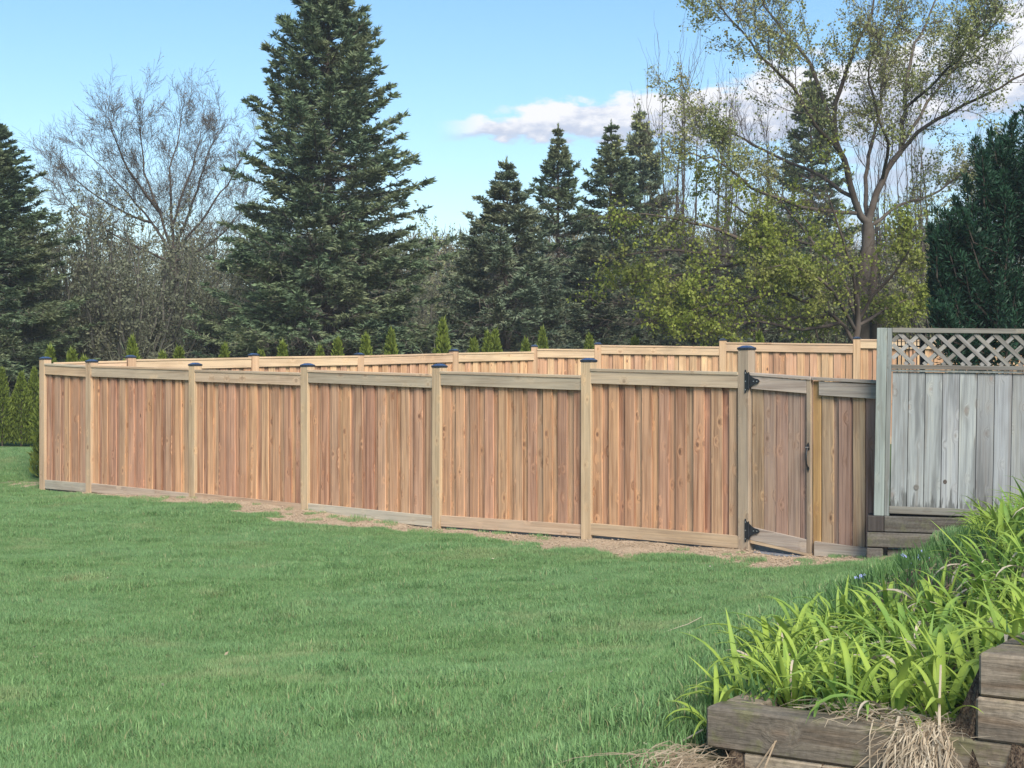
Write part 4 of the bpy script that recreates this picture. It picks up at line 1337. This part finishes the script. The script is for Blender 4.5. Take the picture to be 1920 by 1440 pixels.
# far woods: one mass of leafless crowns on the rise
rng = np.random.default_rng(9)
fw = Bag()
kwv = []
for k in range(230):
    Z = rng.uniform(85, 150); px = rng.uniform(-250, 2200)
    X = (px - CX) / F * Z
    base = g1(X, Z); H = rng.uniform(7.5, 10.0) * (1 if Z < 120 else .9)
    R = H * .30
    n = 620
    u = rng.random(n) ** .6; a = rng.uniform(0, 6.28, n); hh = H * (.15 + .85 * u)
    prof = np.sin(np.clip((hh / H) * 1.15, 0, 1) * np.pi * .86) * R + .15
    pr = prof * np.sqrt(rng.random(n))
    pt_ = np.stack([X + pr * np.cos(a), Z + pr * np.sin(a), base + hh], -1)
    dd = np.stack([np.cos(a) * .5 + rng.normal(0, .3, n), np.sin(a) * .5 + rng.normal(0, .5, n), rng.uniform(.0, 1.2, n)], -1)
    V, T = spikes(pt_, dd, rng.uniform(.3, .8, n), np.full(n, .08), rng)
    tt = rng.random()
    fw.add(V, T, np.repeat(np.clip(tt + rng.normal(0, .15, n), 0, 1), 3))
    tube(fw, [(X, Z, base - .5), (X + .1, Z, base + H * .5), (X, Z, base + H * .9)], [.16, .10, .03], 4, .2)
M_farwood = foliage_mat("far_wood_twigs", (0.085, 0.072, 0.048), (0.155, 0.135, 0.078), (0.12, 0.14, 0.055), 0.03, 0.9, 0.0)
fwo = link("far_woods", fw.mesh("far_woods"), M_farwood)
tag(fwo, "hazy brown leafless woods on the rise far behind the spruces", "woods", kind='stuff')

# undergrowth beneath the trees ---------------------------------------------
rng = np.random.default_rng(77)
ug = Bag()
n = 52000
Xs = rng.uniform(-16, 17, n); Ys = rng.uniform(33.5, 46, n)
gz_ = ground(Xs, Ys)
hN = hash_noise(Xs, Ys, .7, 4)
pt_ = np.stack([Xs, Ys, gz_ + rng.random(n) * (0.5 + 2.0 * hN)], -1)
V, T = spikes(pt_, np.stack([rng.normal(0, .8, n), rng.normal(0, .8, n), rng.normal(.3, .6, n)], -1), rng.uniform(.15, .5, n), np.full(n, .02), rng)
ug.add(V, T, np.repeat(rng.random(n), 3))
M_under = foliage_mat("undergrowth_twigs", (0.06, 0.055, 0.04), (0.15, 0.15, 0.10), (0.07, 0.11, 0.05), 0.8, 0.9, 0.0)
tag(link("undergrowth", ug.mesh("undergrowth"), M_under), "tangled grey brown undergrowth beneath the trees beyond the fence", "undergrowth", kind='stuff')


# arborvitae row ------------------------------------------------------------
def arbor(seed, H=1.8, R=.26):
    rng = np.random.default_rng(seed); fo = Bag()
    n = 3600
    z = rng.random(n) ** .85 * H
    t = z / H
    prof = R * np.minimum(1.0, (1 - t) * 1.55 + .02) ** .9 * (1 + .18 * np.sin(z * 9 + rng.uniform(0, 6)) * .5)
    a = rng.uniform(0, 2 * np.pi, n)
    r = prof * (rng.uniform(.45, 1.08, n))
    p = np.stack([r * np.cos(a), r * np.sin(a), z * .97 + .03], -1)
    d = np.stack([np.cos(a) * .55, np.sin(a) * .55, np.full(n, 1.0)], -1) + rng.normal(0, .3, (n, 3))
    V, T = kites(p, d, rng.uniform(.06, .13, n) * (1.15 - .4 * t), rng.uniform(.022, .045, n), rng, .5)
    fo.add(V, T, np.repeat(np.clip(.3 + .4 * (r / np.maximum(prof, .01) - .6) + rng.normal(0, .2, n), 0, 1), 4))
    m_ = 40
    p = np.stack([rng.normal(0, .012, m_), rng.normal(0, .012, m_), H * rng.uniform(.9, 1.0, m_)], -1)
    V, T = kites(p, np.stack([rng.normal(0, .25, m_), rng.normal(0, .25, m_), np.ones(m_)], -1), rng.uniform(.08, .14, m_), np.full(m_, .02), rng)
    fo.add(V, T, .6)
    tk = Bag(); tube(tk, [(0, 0, -.05), (0, 0, H * .5), (0, 0, H * .9)], [.025, .018, .006], 6, .4)
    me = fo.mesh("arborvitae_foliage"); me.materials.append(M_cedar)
    t2 = tk.mesh("arborvitae_trunk"); t2.materials.append(M_barkd)
    return me, t2


AK = [arbor(1), arbor(2, 1.8, .23), arbor(3, 1.8, .29)]
ced = [(-30, 688, 30.2), (4, 690, 30.4), (40, 697, 30.6), (64, 690, 30.8)]
bl_line = [fXY[0]] + bXY


def behind_y(px):
    pxs = [85] + bpx; ss = [fs[0]] + bs
    return F / np.interp(px, pxs, ss)


for px, py in ((94, 652), (135, 654), (157, 670), (248, 634), (305, 660), (336, 650), (421, 647), (490, 657), (530, 642), (600, 652), (633, 634), (686, 627), (733, 618), (830, 598), (888, 634), (914, 624), (928, 618),
               (985, 636), (1017, 617), (1105, 627), (1190, 632), (1424, 622)):
    ced.append((px, py, behind_y(px) + .95))
ordn = ["first", "second", "third", "fourth", "fifth", "sixth", "seventh", "eighth", "ninth", "tenth", "eleventh", "twelfth", "thirteenth", "fourteenth", "fifteenth", "sixteenth", "seventeenth", "eighteenth", "nineteenth",
        "twentieth", "twenty-first", "twenty-second"]
for i, (px, py, Z) in enumerate(ced):
    X = (px - CX) / F * Z
    z0_ = g1(X, Z); h = EYE - (py - HY) / F * Z - z0_
    f_, k_ = AK[i % 3]
    o = empty("arborvitae", (X, Z, z0_), i * 1.7); o.scale = (min(1.15, h / 1.7), min(1.15, h / 1.7), h / 1.8 * .98)
    if i < 4:
        lab = ["cone shaped arborvitae cut off by the left edge beside the lawn", "leftmost fully visible arborvitae on the lawn edge left of the fence", "middle of the three cone shaped arborvitae left of the fence", "arborvitae right beside the first fence post at the lawn edge"][i]
    else:
        lab = f"{ordn[i - 4]} arborvitae tip from the left above the back fence"
    tag(o, lab, "arborvitae", "young arborvitae planted behind the fence")
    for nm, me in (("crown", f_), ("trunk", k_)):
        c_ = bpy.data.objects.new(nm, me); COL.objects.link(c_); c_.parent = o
        if nm == "crown": c_['kind'] = 'stuff'

# dark yew on the right --------------------------------------------------
rng = np.random.default_rng(12)
yo = P(1925, 700, 19.5); yo[2] = g1(yo[0], yo[1])
yf, yt = Bag(), Bag()
plumes = []
spec = [(1752, 392), (1768, 440), (1790, 372), (1808, 330), (1828, 262), (1842, 300), (1858, 248), (1872, 275), (1890, 235), (1905, 215), (1925, 200), (1950, 190), (1980, 230), (2010, 280)]
for px, py in spec:
    plumes.append((P(px, py, 19.5 + rng.uniform(-.5, .5)) - yo, rng.uniform(.14, .2)))
for k in range(120):
    px = rng.uniform(1760, 2060); lo = np.interp(px, [1740, 1790, 1830, 1900, 1950, 2060], [420, 390, 290, 235, 210, 300])
    py = rng.uniform(lo, 590)
    plumes.append((P(px, py, 19.5 + rng.uniform(-1.0, 1.0)) - yo, rng.uniform(.12, .2)))
for k in range(44):
    plumes.append((P(rng.uniform(1742, 1780), rng.uniform(420, 600), 19.5 + rng.uniform(-.7, .7)) - yo, rng.uniform(.10, .16)))
for tip, r in plumes:
    root = np.array([tip[0] * .5 + rng.normal(0, .15), tip[1] * .5, max(.1, tip[2] - rng.uniform(.45, 1.1))])
    m1 = root * .4 + tip * .6 + np.array([tip[0] * .08, rng.normal(0, .08), -.16]); r *= rng.uniform(.9, 1.5)
    q = np.array([root, m1, tip])
    tube(yt, q, [.014, .010, .004], 4, .1)
    n = 560
    u = rng.random(n) ** .75
    c_ = (1 - u)[:, None] ** 2 * root + 2 * ((1 - u) * u)[:, None] * m1 + (u ** 2)[:, None] * tip
    rad = r * (1.05 - u) ** .6
    off = norm(rng.normal(0, 1, (n, 3))) * (rad * rng.uniform(.3, 1, n))[:, None]
    p = c_ + off
    V, T = kites(p, off / .11 + np.array([0, 0, .6]) + rng.normal(0, .25, (n, 3)), rng.uniform(.05, .10, n), rng.uniform(.014, .024, n), rng, .5)
    yf.add(V, T, np.repeat(np.clip(.2 + .5 * u + rng.normal(0, .2, n) - .2, 0, 1), 4))
yr = empty("yew_tree", yo); tag(yr, "dark blue green yew with upright plumes behind the lattice fence", "tree")
ym = yf.mesh("yew_foliage"); ym.materials.append(M_yew); ytm = yt.mesh("yew_stems"); ytm.materials.append(M_barkd)
tag(link("crown", ym, None, yr), kind='stuff'); link("stems", ytm, None, yr)

# ------------------------------------------------------------------ daylilies
def lily_leaf(seed):
    r = random.Random(seed)
    L = r.uniform(.28, .42); wd = r.uniform(.020, .028)
    if seed % 4 == 0: wd *= .78; L *= .88
    th0 = r.uniform(.15, .65); th1 = r.uniform(1.7, 3.0) if seed % 4 else r.uniform(.5, .9)
    n = 9; x = z = y = 0.0; V = []; tint = []
    side = r.uniform(-.25, .25)
    for i in range(n + 1):
        u = i / n
        w_ = wd * (0.75 + .6 * u) * (1 - u ** 3.2) + .0008
        if u > .5: w_ = wd * 1.06 * max(0.02, (1 - ((u - .5) / .5) ** 1.7))
        th_ = th0 + (th1 - th0) * u ** 1.6
        nx_, nz_ = -math.cos(th_), math.sin(th_)
        fold = .35
        V += [(x + -nx_ * 0 + nx_ * w_ * .5 * fold, y - w_ / 2, z + nz_ * w_ * .5 * fold), (x, y, z), (x + nx_ * w_ * .5 * fold, y + w_ / 2, z + nz_ * w_ * .5 * fold)]
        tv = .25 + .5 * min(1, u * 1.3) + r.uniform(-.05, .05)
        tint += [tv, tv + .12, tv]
        x += math.sin(th_) * L / n; z += math.cos(th_) * L / n; y += side * L / n * u
    Fq = []
    for i in range(n):
        a = i * 3
        Fq += [(a, a + 1, a + 4, a + 3), (a + 1, a + 2, a + 5, a + 4)]
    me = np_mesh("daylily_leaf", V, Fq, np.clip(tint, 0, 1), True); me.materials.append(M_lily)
    return me, np.array(V), np.array(Fq)


LL = [lily_leaf(k) for k in range(16)]
LDRY = []
for k in (1, 5, 9):
    dm_ = LL[k][0].copy(); dm_.materials.clear(); dm_.materials.append(M_straw); LDRY.append(dm_)
rl = random.Random(6)
pts = []
tries = 0
while len(pts) < 290 and tries < 9000:
    tries += 1
    Y = 4.6 + 9.6 * rl.random() ** 1.25
    X = rl.uniform(0.5, Y / 3.0 + .55)
    e = float(bed_edge_x(Y))
    q0 = (X - wallA[0]) * wdir[0] + (Y - wallA[1]) * wdir[1]; q1 = (X - wallA[0]) * wnor[0] + (Y - wallA[1]) * wnor[1]
    if q1 > -.168: continue
    if X < e + .04: continue
    ppx = CX + X / Y * F; ptop = HY + (EYE - g1(X, Y) - .19) / Y * F
    if ptop < np.interp(ppx, [1290, 1340, 1420, 1500, 1600, 1700, 1780, 1835, 1855, 1920], [1330, 1240, 1180, 1130, 1095, 1080, 1065, 1050, 925, 890]): continue
    dmin = .13 if Y < 7 else .165
    if any((X - a) ** 2 + (Y - b) ** 2 < dmin ** 2 for a, b in pts): continue
    pts.append((X, Y))
pts.sort(key=lambda p: p[1])


def wall_q(p):
    return (p[0] - wallA[0]) * wdir[0] + (p[1] - wallA[1]) * wdir[1]


front = sorted([p for p in pts if (p[0] - wallA[0]) * wnor[0] + (p[1] - wallA[1]) * wnor[1] > -.33 and wall_q(p) < 1.2], key=wall_q)
ORD = ["leftmost", "second", "third", "fourth", "fifth", "sixth", "seventh", "eighth", "ninth", "tenth", "eleventh", "twelfth", "thirteenth", "fourteenth"]
for i, (X, Y) in enumerate(pts):
    z0_ = g1(X, Y)
    near = Y < 7.6
    nlv = rl.randint(15, 20) if near else 16
    if near:
        o = empty("daylily_clump", (X, Y, z0_ - .01), rl.uniform(0, 6.28)); cs = rl.uniform(.80, 1.10); o.scale = (cs, cs, cs)
        for k in range(nlv):
            me = LL[rl.randrange(16)][0] if rl.random() > .045 else rl.choice(LDRY)
            c_ = bpy.data.objects.new("leaf", me); COL.objects.link(c_); c_.parent = o
            a = k * 2.4 + rl.uniform(-.3, .3)
            rr = rl.uniform(0, .035)
            c_.location = (math.cos(a) * rr, math.sin(a) * rr, 0)
            c_.rotation_euler = (rl.uniform(-.12, .12), rl.uniform(-.15, .45), a)
            s_ = rl.uniform(.62, 1.08); c_.scale = (s_, s_ * rl.uniform(.85, 1.1), s_)
    else:
        b = Bag()
        for k in range(nlv):
            me, V, Fq = LL[rl.randrange(16)]
            a = k * 2.4 + rl.uniform(-.3, .3); s_ = rl.uniform(.62, 1.05)
            tl_ = rl.uniform(-.15, .25)
            Rm = np.array(Matrix.Rotation(a, 3, 'Z') @ Matrix.Rotation(tl_, 3, 'Y'))
            V2 = (V * s_) @ Rm.T + np.array([math.cos(a) * .02, math.sin(a) * .02, 0])
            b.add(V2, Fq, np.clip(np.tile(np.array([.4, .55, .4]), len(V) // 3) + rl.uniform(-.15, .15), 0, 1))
        o = link("daylily_clump", b.mesh("daylily_clump", True), M_lily, None, (X, Y, z0_ - .01), (0, 0, rl.uniform(0, 6.28)))
    grp = "daylilies " + ("behind the timber wall" if Y < 6.2 else "in the middle of the bed" if Y < 9.6 else "at the top of the bank")
    if (X, Y) in front and front.index((X, Y)) < 14:
        fi = front.index((X, Y))
        lab = ("leftmost daylily of the front row, arching over the timber wall's end" if fi == 0 else f"{ORD[fi]} daylily from the left in the front row along the timber wall")
    elif Y < 6.2: lab = "arching daylily clump close behind the mossy timber retaining wall"
    elif Y < 9.6: lab = "daylily clump in the middle of the dense green bed on the bank"
    else: lab = "small daylily clump high on the bank below the grey lattice fence"
    tag(o, lab, "daylily", grp)


# ------------------------------------------------------------------ grass
def scatter_object(name, pts, rots, scl, protos, mat, label, cat):
    me = bpy.data.meshes.new(name)
    me.vertices.add(len(pts)); me.vertices.foreach_set('co', np.asarray(pts, np.float32).ravel())
    for nm, vals, ty in (('rotz', rots, 'FLOAT'), ('scl', scl, 'FLOAT')):
        a = me.attributes.new(nm, ty, 'POINT'); a.data.foreach_set('value', np.asarray(vals, np.float32))
    ia = me.attributes.new('pick', 'INT', 'POINT'); ia.data.foreach_set('value', (np.arange(len(pts)) % len(protos)).astype(np.int32))
    me.update()
    o = link(name, me)
    tag(o, label, cat, kind='stuff')
    ng_ = bpy.data.node_groups.new(name + "_scatter", 'GeometryNodeTree')
    ng_.interface.new_socket("Geometry", in_out='INPUT', socket_type='NodeSocketGeometry')
    ng_.interface.new_socket("Geometry", in_out='OUTPUT', socket_type='NodeSocketGeometry')
    N = ng_.nodes; Lk = ng_.links
    gi = N.new('NodeGroupInput'); go = N.new('NodeGroupOutput')
    iop = N.new('GeometryNodeInstanceOnPoints'); iop.inputs['Pick Instance'].default_value = True
    j = N.new('GeometryNodeGeometryToInstance')
    for pr in reversed(protos):
        oi_ = N.new('GeometryNodeObjectInfo'); oi_.inputs['Object'].default_value = pr; oi_.inputs['As Instance'].default_value = False
        Lk.new(oi_.outputs['Geometry'], j.inputs[0])
    Lk.new(j.outputs[0], iop.inputs['Instance'])
    m2p = N.new('GeometryNodeMeshToPoints')
    Lk.new(gi.outputs[0], m2p.inputs[0]); Lk.new(m2p.outputs[0], iop.inputs['Points'])
    def named(nm, ty):
        a = N.new('GeometryNodeInputNamedAttribute'); a.data_type = ty; a.inputs['Name'].default_value = nm
        return a.outputs['Attribute']
    cx_ = N.new('ShaderNodeCombineXYZ'); Lk.new(named('rotz', 'FLOAT'), cx_.inputs[2])
    Lk.new(cx_.outputs[0], iop.inputs['Rotation'])
    Lk.new(named('scl', 'FLOAT'), iop.inputs['Scale'])
    Lk.new(named('pick', 'INT'), iop.inputs['Instance Index'])
    Lk.new(iop.outputs[0], go.inputs[0])
    md = o.modifiers.new("scatter", 'NODES'); md.node_group = ng_
    return o


def tuft(seed, n, R, h0, h1, wd):
    rng = np.random.default_rng(seed)
    r = R * np.sqrt(rng.random(n)); a = rng.uniform(0, 6.28, n)
    p = np.stack([r * np.cos(a), r * np.sin(a), np.full(n, -.008)], -1)
    az_ = rng.uniform(0, 6.28, n); lean = np.abs(rng.normal(.35, .25, n))
    h = rng.uniform(h0, h1, n)
    o_ = np.stack([np.cos(az_), np.sin(az_), 0 * az_], -1)
    s_ = np.stack([-np.sin(az_ + rng.normal(0, .6, n)), np.cos(az_ + rng.normal(0, .6, n)), 0 * az_], -1) * (wd * rng.uniform(.7, 1.3, n))[:, None] / 2
    m_ = p + o_ * (h * lean * .35)[:, None] + np.array([0, 0, 1]) * (h * .62)[:, None]
    tp_ = p + o_ * (h * lean)[:, None] + np.array([0, 0, 1]) * (h * (1.0 - .25 * lean))[:, None]
    V = np.stack([p - s_, p + s_, m_ + s_ * .75, m_ - s_ * .75, tp_], 1).reshape(-1, 3)
    b = (np.arange(n) * 5)[:, None]
    T = np.concatenate([b + np.array([[0, 1, 2]]), b + np.array([[0, 2, 3]]), b + np.array([[3, 2, 4]])])
    tv = np.clip(rng.normal(.45, .28, n), 0, 1)
    me = np_mesh("grass_tuft", V, T, np.repeat(tv, 5)); me.materials.append(M_grass)
    return bpy.data.objects.new("grass_tuft", me)


protos = [tuft(k, 130, .125, .030, .075, .0042) for k in range(5)]
rng = np.random.default_rng(100)
N_ = 60000
Ys = 4.6 + (29.5 - 4.6) * rng.random(N_ * 2) ** .9
Xs = rng.uniform(-1, 1, len(Ys)) * (Ys / 3.0 + .7)
e = bed_edge_x(Ys)
dmk = dirt_mask(Xs, Ys)
# the lawn ends at the fence; beyond its left end it runs on to the arborvitae
fence_front = np.interp(Xs, FP[:, 0], FP[:, 1])
ok = (Ys < fence_front - .02) | (Xs < FP[0, 0] - .1)
ok &= ~((Xs > FP[8, 0]) & (Ys > 15.3))
ok &= bed_mask(Xs, Ys) < rng.random(len(Xs)) * .6 + .25
ok &= rng.random(len(Xs)) > np.clip(dmk * 1.15, 0, .93 + .065 * (hash_noise(Xs, Ys, 1.8, 44) > .35))
q0g = (Xs - wallA[0]) * wdir[0] + (Ys - wallA[1]) * wdir[1]; q1g = (Xs - wallA[0]) * wnor[0] + (Ys - wallA[1]) * wnor[1]
ok &= ~((q0g > -.16) & (q1g > -.34))
dens = np.where(Ys < 12, 1.0, np.interp(Ys, [12, 29], [1.0, .75]))
ok &= rng.random(len(Xs)) < dens
Xs, Ys = Xs[ok], Ys[ok]
zz = ground(Xs, Ys)
hn = hash_noise(Xs, Ys, 1.1, 21); hn2 = hash_noise(Xs, Ys, 3.7, 22)
sc_ = .62 + .55 * hn + .5 * (hn2 > .8) * hn2
cl_ = hash_noise(Xs, Ys, 5.5, 61)
sc_ = sc_ + .5 * np.clip((cl_ - .80) / .1, 0, 1) * (hash_noise(Xs, Ys, .6, 62) > .45)
# longer grass along the foot of the bank and below the timbers
bk_ = np.clip(1 - (bed_edge_x(Ys) - Xs) / .6, 0, 1)
sc_ = sc_ * (1 + .45 * bk_)
sc_ *= np.where(dirt_mask(Xs, Ys) > .15, .7, 1.0)
scatter_object("lawn_grass", np.stack([Xs, Ys, zz], -1), rng.uniform(0, 6.28, len(Xs)), sc_, protos, M_grass, "short mottled green lawn grass running up to the fence", "grass")
print("grass tufts", len(Xs))

# soil clods and pebbles along the fence
rng = np.random.default_rng(101)
N_ = 15000
tt = rng.random(N_) * 8.0; i_ = np.minimum(tt.astype(int), 7); f_ = (tt - i_)[:, None]
Q = FP[i_] * (1 - f_) + FP[i_ + 1] * f_
Q = Q + np.stack([np.full(N_, -.63), np.full(N_, -.77)], -1) * rng.uniform(.03, 1.4, N_)[:, None]
keep = rng.random(N_) < dirt_mask(Q[:, 0], Q[:, 1])
Q = Q[keep]; n = len(Q)
r = .003 + .010 * rng.random(n) ** 4 + .014 * rng.random(n) * (rng.random(n) < .04)
zz = ground(Q[:, 0], Q[:, 1])
octv = np.array([[1, 0, 0], [0, 1, 0], [-1, 0, 0], [0, -1, 0], [0, 0, .8], [0, 0, -.8]])
octf = np.array([[0, 1, 4], [1, 2, 4], [2, 3, 4], [3, 0, 4], [1, 0, 5], [2, 1, 5], [3, 2, 5], [0, 3, 5]])
V = (np.stack([Q[:, 0], Q[:, 1], zz + r * .4], -1)[:, None, :] + octv[None] * r[:, None, None] * rng.uniform(.6, 1.3, (n, 6, 1))).reshape(-1, 3)
T = ((np.arange(n) * 6)[:, None, None] + octf[None]).reshape(-1, 3)
cl = np_mesh("soil_clods", V, T)
tag(link("soil_clods", cl, M_clod), "crumbly reddish soil clods strewn along the foot of the new fence", "soil", kind='stuff')


# dry straw, stalks, twigs -------------------------------------------------
def strand(bag, p0, p1, sag, wd, rng, tint, n=6):
    u = np.linspace(0, 1, n)[:, None]
    q = p0 * (1 - u) + p1 * u + np.array([0, 0, 1.0]) * sag * (u * (1 - u) * 4) + rng.normal(0, .010, (n, 3))
    tan = norm(np.gradient(q, axis=0)); s_ = norm(np.cross(tan, np.array([0.2, 1, .3]))) * (wd * np.sin(np.linspace(.35, 2.9, n))[:, None] * .5)
    V = np.concatenate([q - s_, q + s_]); i = np.arange(n - 1)
    T = np.concatenate([np.stack([i, i + 1, i + 1 + n], -1), np.stack([i, i + 1 + n, i + n], -1)])
    bag.add(V, T, tint)


def wl(x, y, z):      # wall local to world
    return np.array([wallA[0] + wdir[0] * x - wdir[1] * y, wallA[1] + wdir[1] * x + wdir[0] * y, WALL_TOP - .42 + z])


rng = np.random.default_rng(55)
sb = Bag()
for k in range(420):      # hanging fan over the wall face
    x = rng.normal(wq(1738), .025)
    p0 = wl(x + rng.normal(0, .02), rng.uniform(-.01, .10), .425 + rng.uniform(0, .03) - .12 * rng.random() ** 3)
    p1 = wl(x + rng.normal(-.03, .065), -.015 - rng.random() * .06, rng.uniform(.08, .40))
    strand(sb, p0, p1, .03, rng.uniform(.002, .006), rng, rng.random())
for k in range(80):      # lying on top of the timbers
    x = rng.uniform(wq(1530), wq(1760))
    p0 = wl(x, rng.uniform(.02, .16), .425 + rng.uniform(0, .03)); a = rng.normal(0, .5)
    L = rng.uniform(.08, .25)
    strand(sb, p0, p0 + np.array([wdir[0] * L * math.cos(a) - wdir[1] * L * math.sin(a), wdir[1] * L * math.cos(a) + wdir[0] * L * math.sin(a), 0]) * rng.choice([-1, 1]), 0.01, rng.uniform(.002, .006), rng, rng.random())
for k in range(200):      # heap at the wall's left foot
    p0 = wl(rng.uniform(-.12, .12), rng.uniform(-.12, .06), rng.uniform(.18, .27)); a = rng.normal(2.6, .4); L = rng.uniform(.15, .4)
    p1 = p0 + np.array([math.cos(a) * L, math.sin(a) * L * .2 - .1, -rng.uniform(.02, .10)])
    p1[2] = max(p1[2], g1(p1[0], p1[1]) + .01)
    strand(sb, p0, p1, .03, rng.uniform(.002, .005), rng, rng.random() * .7)
for k in range(500):      # litter under the lilies and in the lower right corner
    Y = rng.uniform(4.4, 13); X = rng.uniform(float(bed_edge_x(Y)) - .05, Y / 3 + .2)
    z_ = g1(X, Y) + .01; a = rng.uniform(0, 6.28); L = rng.uniform(.06, .2)
    p1 = np.array([X + math.cos(a) * L, Y + math.sin(a) * L, 0]); p1[2] = g1(p1[0], p1[1]) + .012
    strand(sb, np.array([X, Y, z_]), p1, .02, .006, rng, rng.random() * .6)
for k in range(60):       # pale strands on the bank at the end of the old fence
    c0 = P(1800 + rng.normal(0, 22), 1022 + rng.normal(0, 8), 13.2); c0[2] = g1(c0[0], c0[1]) + .02
    c1 = c0 + np.array([rng.uniform(.15, .5), rng.uniform(-.1, .3), 0]); c1[2] = g1(c1[0], c1[1]) + .04 + .03 * rng.random()
    strand(sb, c0, c1, .03, .008, rng, rng.random())
bare_o.scale = (1, 1, .93)
tag(link("dry_straw", sb.mesh("dry_straw"), M_straw), "bleached straw of last year's leaves spilling over the timber wall and under the daylilies", "straw", kind='stuff')


def stick(name, pts, r0, r1, mat, label, cat):
    b = Bag(); pts = np.asarray(pts, float); o0 = pts[0].copy()
    tube(b, pts - o0, np.linspace(r0, r1, len(pts)), 5, .8)
    return tag(link(name, b.mesh(name), mat, None, o0), label, cat)


stick("dry_stalk", [wl(wq(1742), .12, .62), wl(wq(1752), .05, .50), wl(wq(1765), -.02, .38), wl(wq(1787), -.05, .16)], .0035, .006, M_straw, "longest pale dry stalk leaning over the wall right of the straw bundle", "stalk")
stick("dry_stalk", [wl(wq(1680), .03, .46), wl(wq(1668), -.03, .34), wl(wq(1645), -.05, .18)], .0055, .0045, M_straw, "short thick dry stalk hanging down the wall left of the straw bundle", "stalk")
stick("dry_stalk", [wl(wq(1633), .02, .44), wl(wq(1633), -.012, .40), wl(wq(1633.5), -.014, .15)], .0025, .002, M_straw, "thin straight dry stalk hanging down the middle of the timber wall", "stalk")


def gp(px, py, Z, dz=.05):
    p = P(px, py, Z); p[2] = g1(p[0], p[1]) + dz
    return p


def on_ground(px, py, dz=.04):
    """point of the terrain seen at this place"""
    for Z in np.arange(4.5, 26, .05):
        p = P(px, py, Z)
        if p[2] <= g1(p[0], p[1]) + dz:
            return p
    return P(px, py, 26)


stick("fallen_twig", [on_ground(1215, 1197), on_ground(1260, 1180), on_ground(1290, 1170, .06), on_ground(1315, 1157, .07)], .003, .0022, M_straw, "pale slender twig lying on the lawn left of the daylilies", "twig")
stick("fallen_twig", [on_ground(1460, 1134, .08), on_ground(1485, 1122, .08), on_ground(1510, 1110, .07), on_ground(1530, 1104, .07)], .004, .003, M_straw, "pale twig lying at the grass edge above the daylilies", "twig")
stick("fallen_twig", [on_ground(1207, 1393), on_ground(1235, 1408), on_ground(1270, 1395, .05), on_ground(1318, 1368, .06)], .004, .003, M_straw, "bent silvery twig on the grass beside the timber wall's end", "twig")
stick("fallen_twig", [on_ground(1230, 1428), on_ground(1270, 1420), on_ground(1318, 1405, .05)], .003, .002, M_straw, "lower straight twig near the foot of the timber wall's end", "twig")

# little blue flowers on the bank ------------------------------------------
rng = np.random.default_rng(71)
fb = Bag(); fg = Bag()
n = 45
Yq = rng.uniform(8.4, 12.2, n); Xq = bed_edge_x(Yq) + np.abs(rng.normal(.0, .35, n)) + .05
zz = ground(Xq, Yq)
hh = rng.uniform(.04, .11, n)
for i in range(n):
    c0 = np.array([Xq[i], Yq[i], zz[i] + hh[i]])
    for k in range(3):
        cc = c0 + rng.normal(0, .015, 3)
        a = np.arange(5) * 1.2566
        V, T = kites(np.repeat(cc[None], 5, 0), np.stack([np.cos(a), np.sin(a) * .4 - .3, np.sin(a) * .8], -1), np.full(5, .011), np.full(5, .009), rng, .6, N=np.tile([0, -1.0, .3], (5, 1)))
        fb.add(V, T)
fo_ = link("blue_flowers", fb.mesh("blue_flowers"), M_flower)
tag(fo_, "tiny blue spring flowers scattered along the upper edge of the daylily bed", "flowers", kind='stuff')
n = 9000
Yq = 5.0 + 9.4 * rng.random(n); Xq = bed_edge_x(Yq) + rng.random(n) ** 1.3 * 1.3 - .05
q1 = (Xq - wallA[0]) * wnor[0] + (Yq - wallA[1]) * wnor[1]
kp = q1 < -.16
Xq, Yq = Xq[kp], Yq[kp]; n = len(Xq)
zz = ground(Xq, Yq)
V, T = kites(np.stack([Xq, Yq, zz], -1), np.stack([rng.normal(0, .45, n), rng.normal(0, .45, n), np.ones(n)], -1), rng.uniform(.06, .17, n), rng.uniform(.006, .012, n), rng, .5)
fg.add(V, T, np.repeat(np.clip(rng.normal(.4, .2, n), 0, 1), 4))
M_gc = foliage_mat("ground_cover_leaves", (0.05, 0.12, 0.035), (0.13, 0.24, 0.07), None, 1, .6, .25)
tag(link("ground_cover", fg.mesh("ground_cover"), M_gc), "fine green ground cover between the daylily clumps on the bank", "ground cover", kind='stuff')

# ------------------------------------------------------------------ a few dry leaves on the lawn
rng = np.random.default_rng(88)
n = 70
Yq = rng.uniform(6.2, 17, n); Xq = rng.uniform(-1, 1, n) * Yq / 3.1
kp = Xq < bed_edge_x(Yq) - .1
Xq, Yq = Xq[kp], Yq[kp]; n = len(Xq)
V, T = kites(np.stack([Xq, Yq, ground(Xq, Yq) + .045], -1), rng.normal(0, 1, (n, 3)) * [1, 1, .3], rng.uniform(.02, .045, n), rng.uniform(.012, .03, n), rng, .5)
lb = Bag(); lb.add(V, T, np.repeat(rng.random(n), 4))
tag(link('leaf_litter', lb.mesh('leaf_litter'), M_straw), 'scattered small dry leaves lying in the lawn', 'leaf litter', kind='stuff')
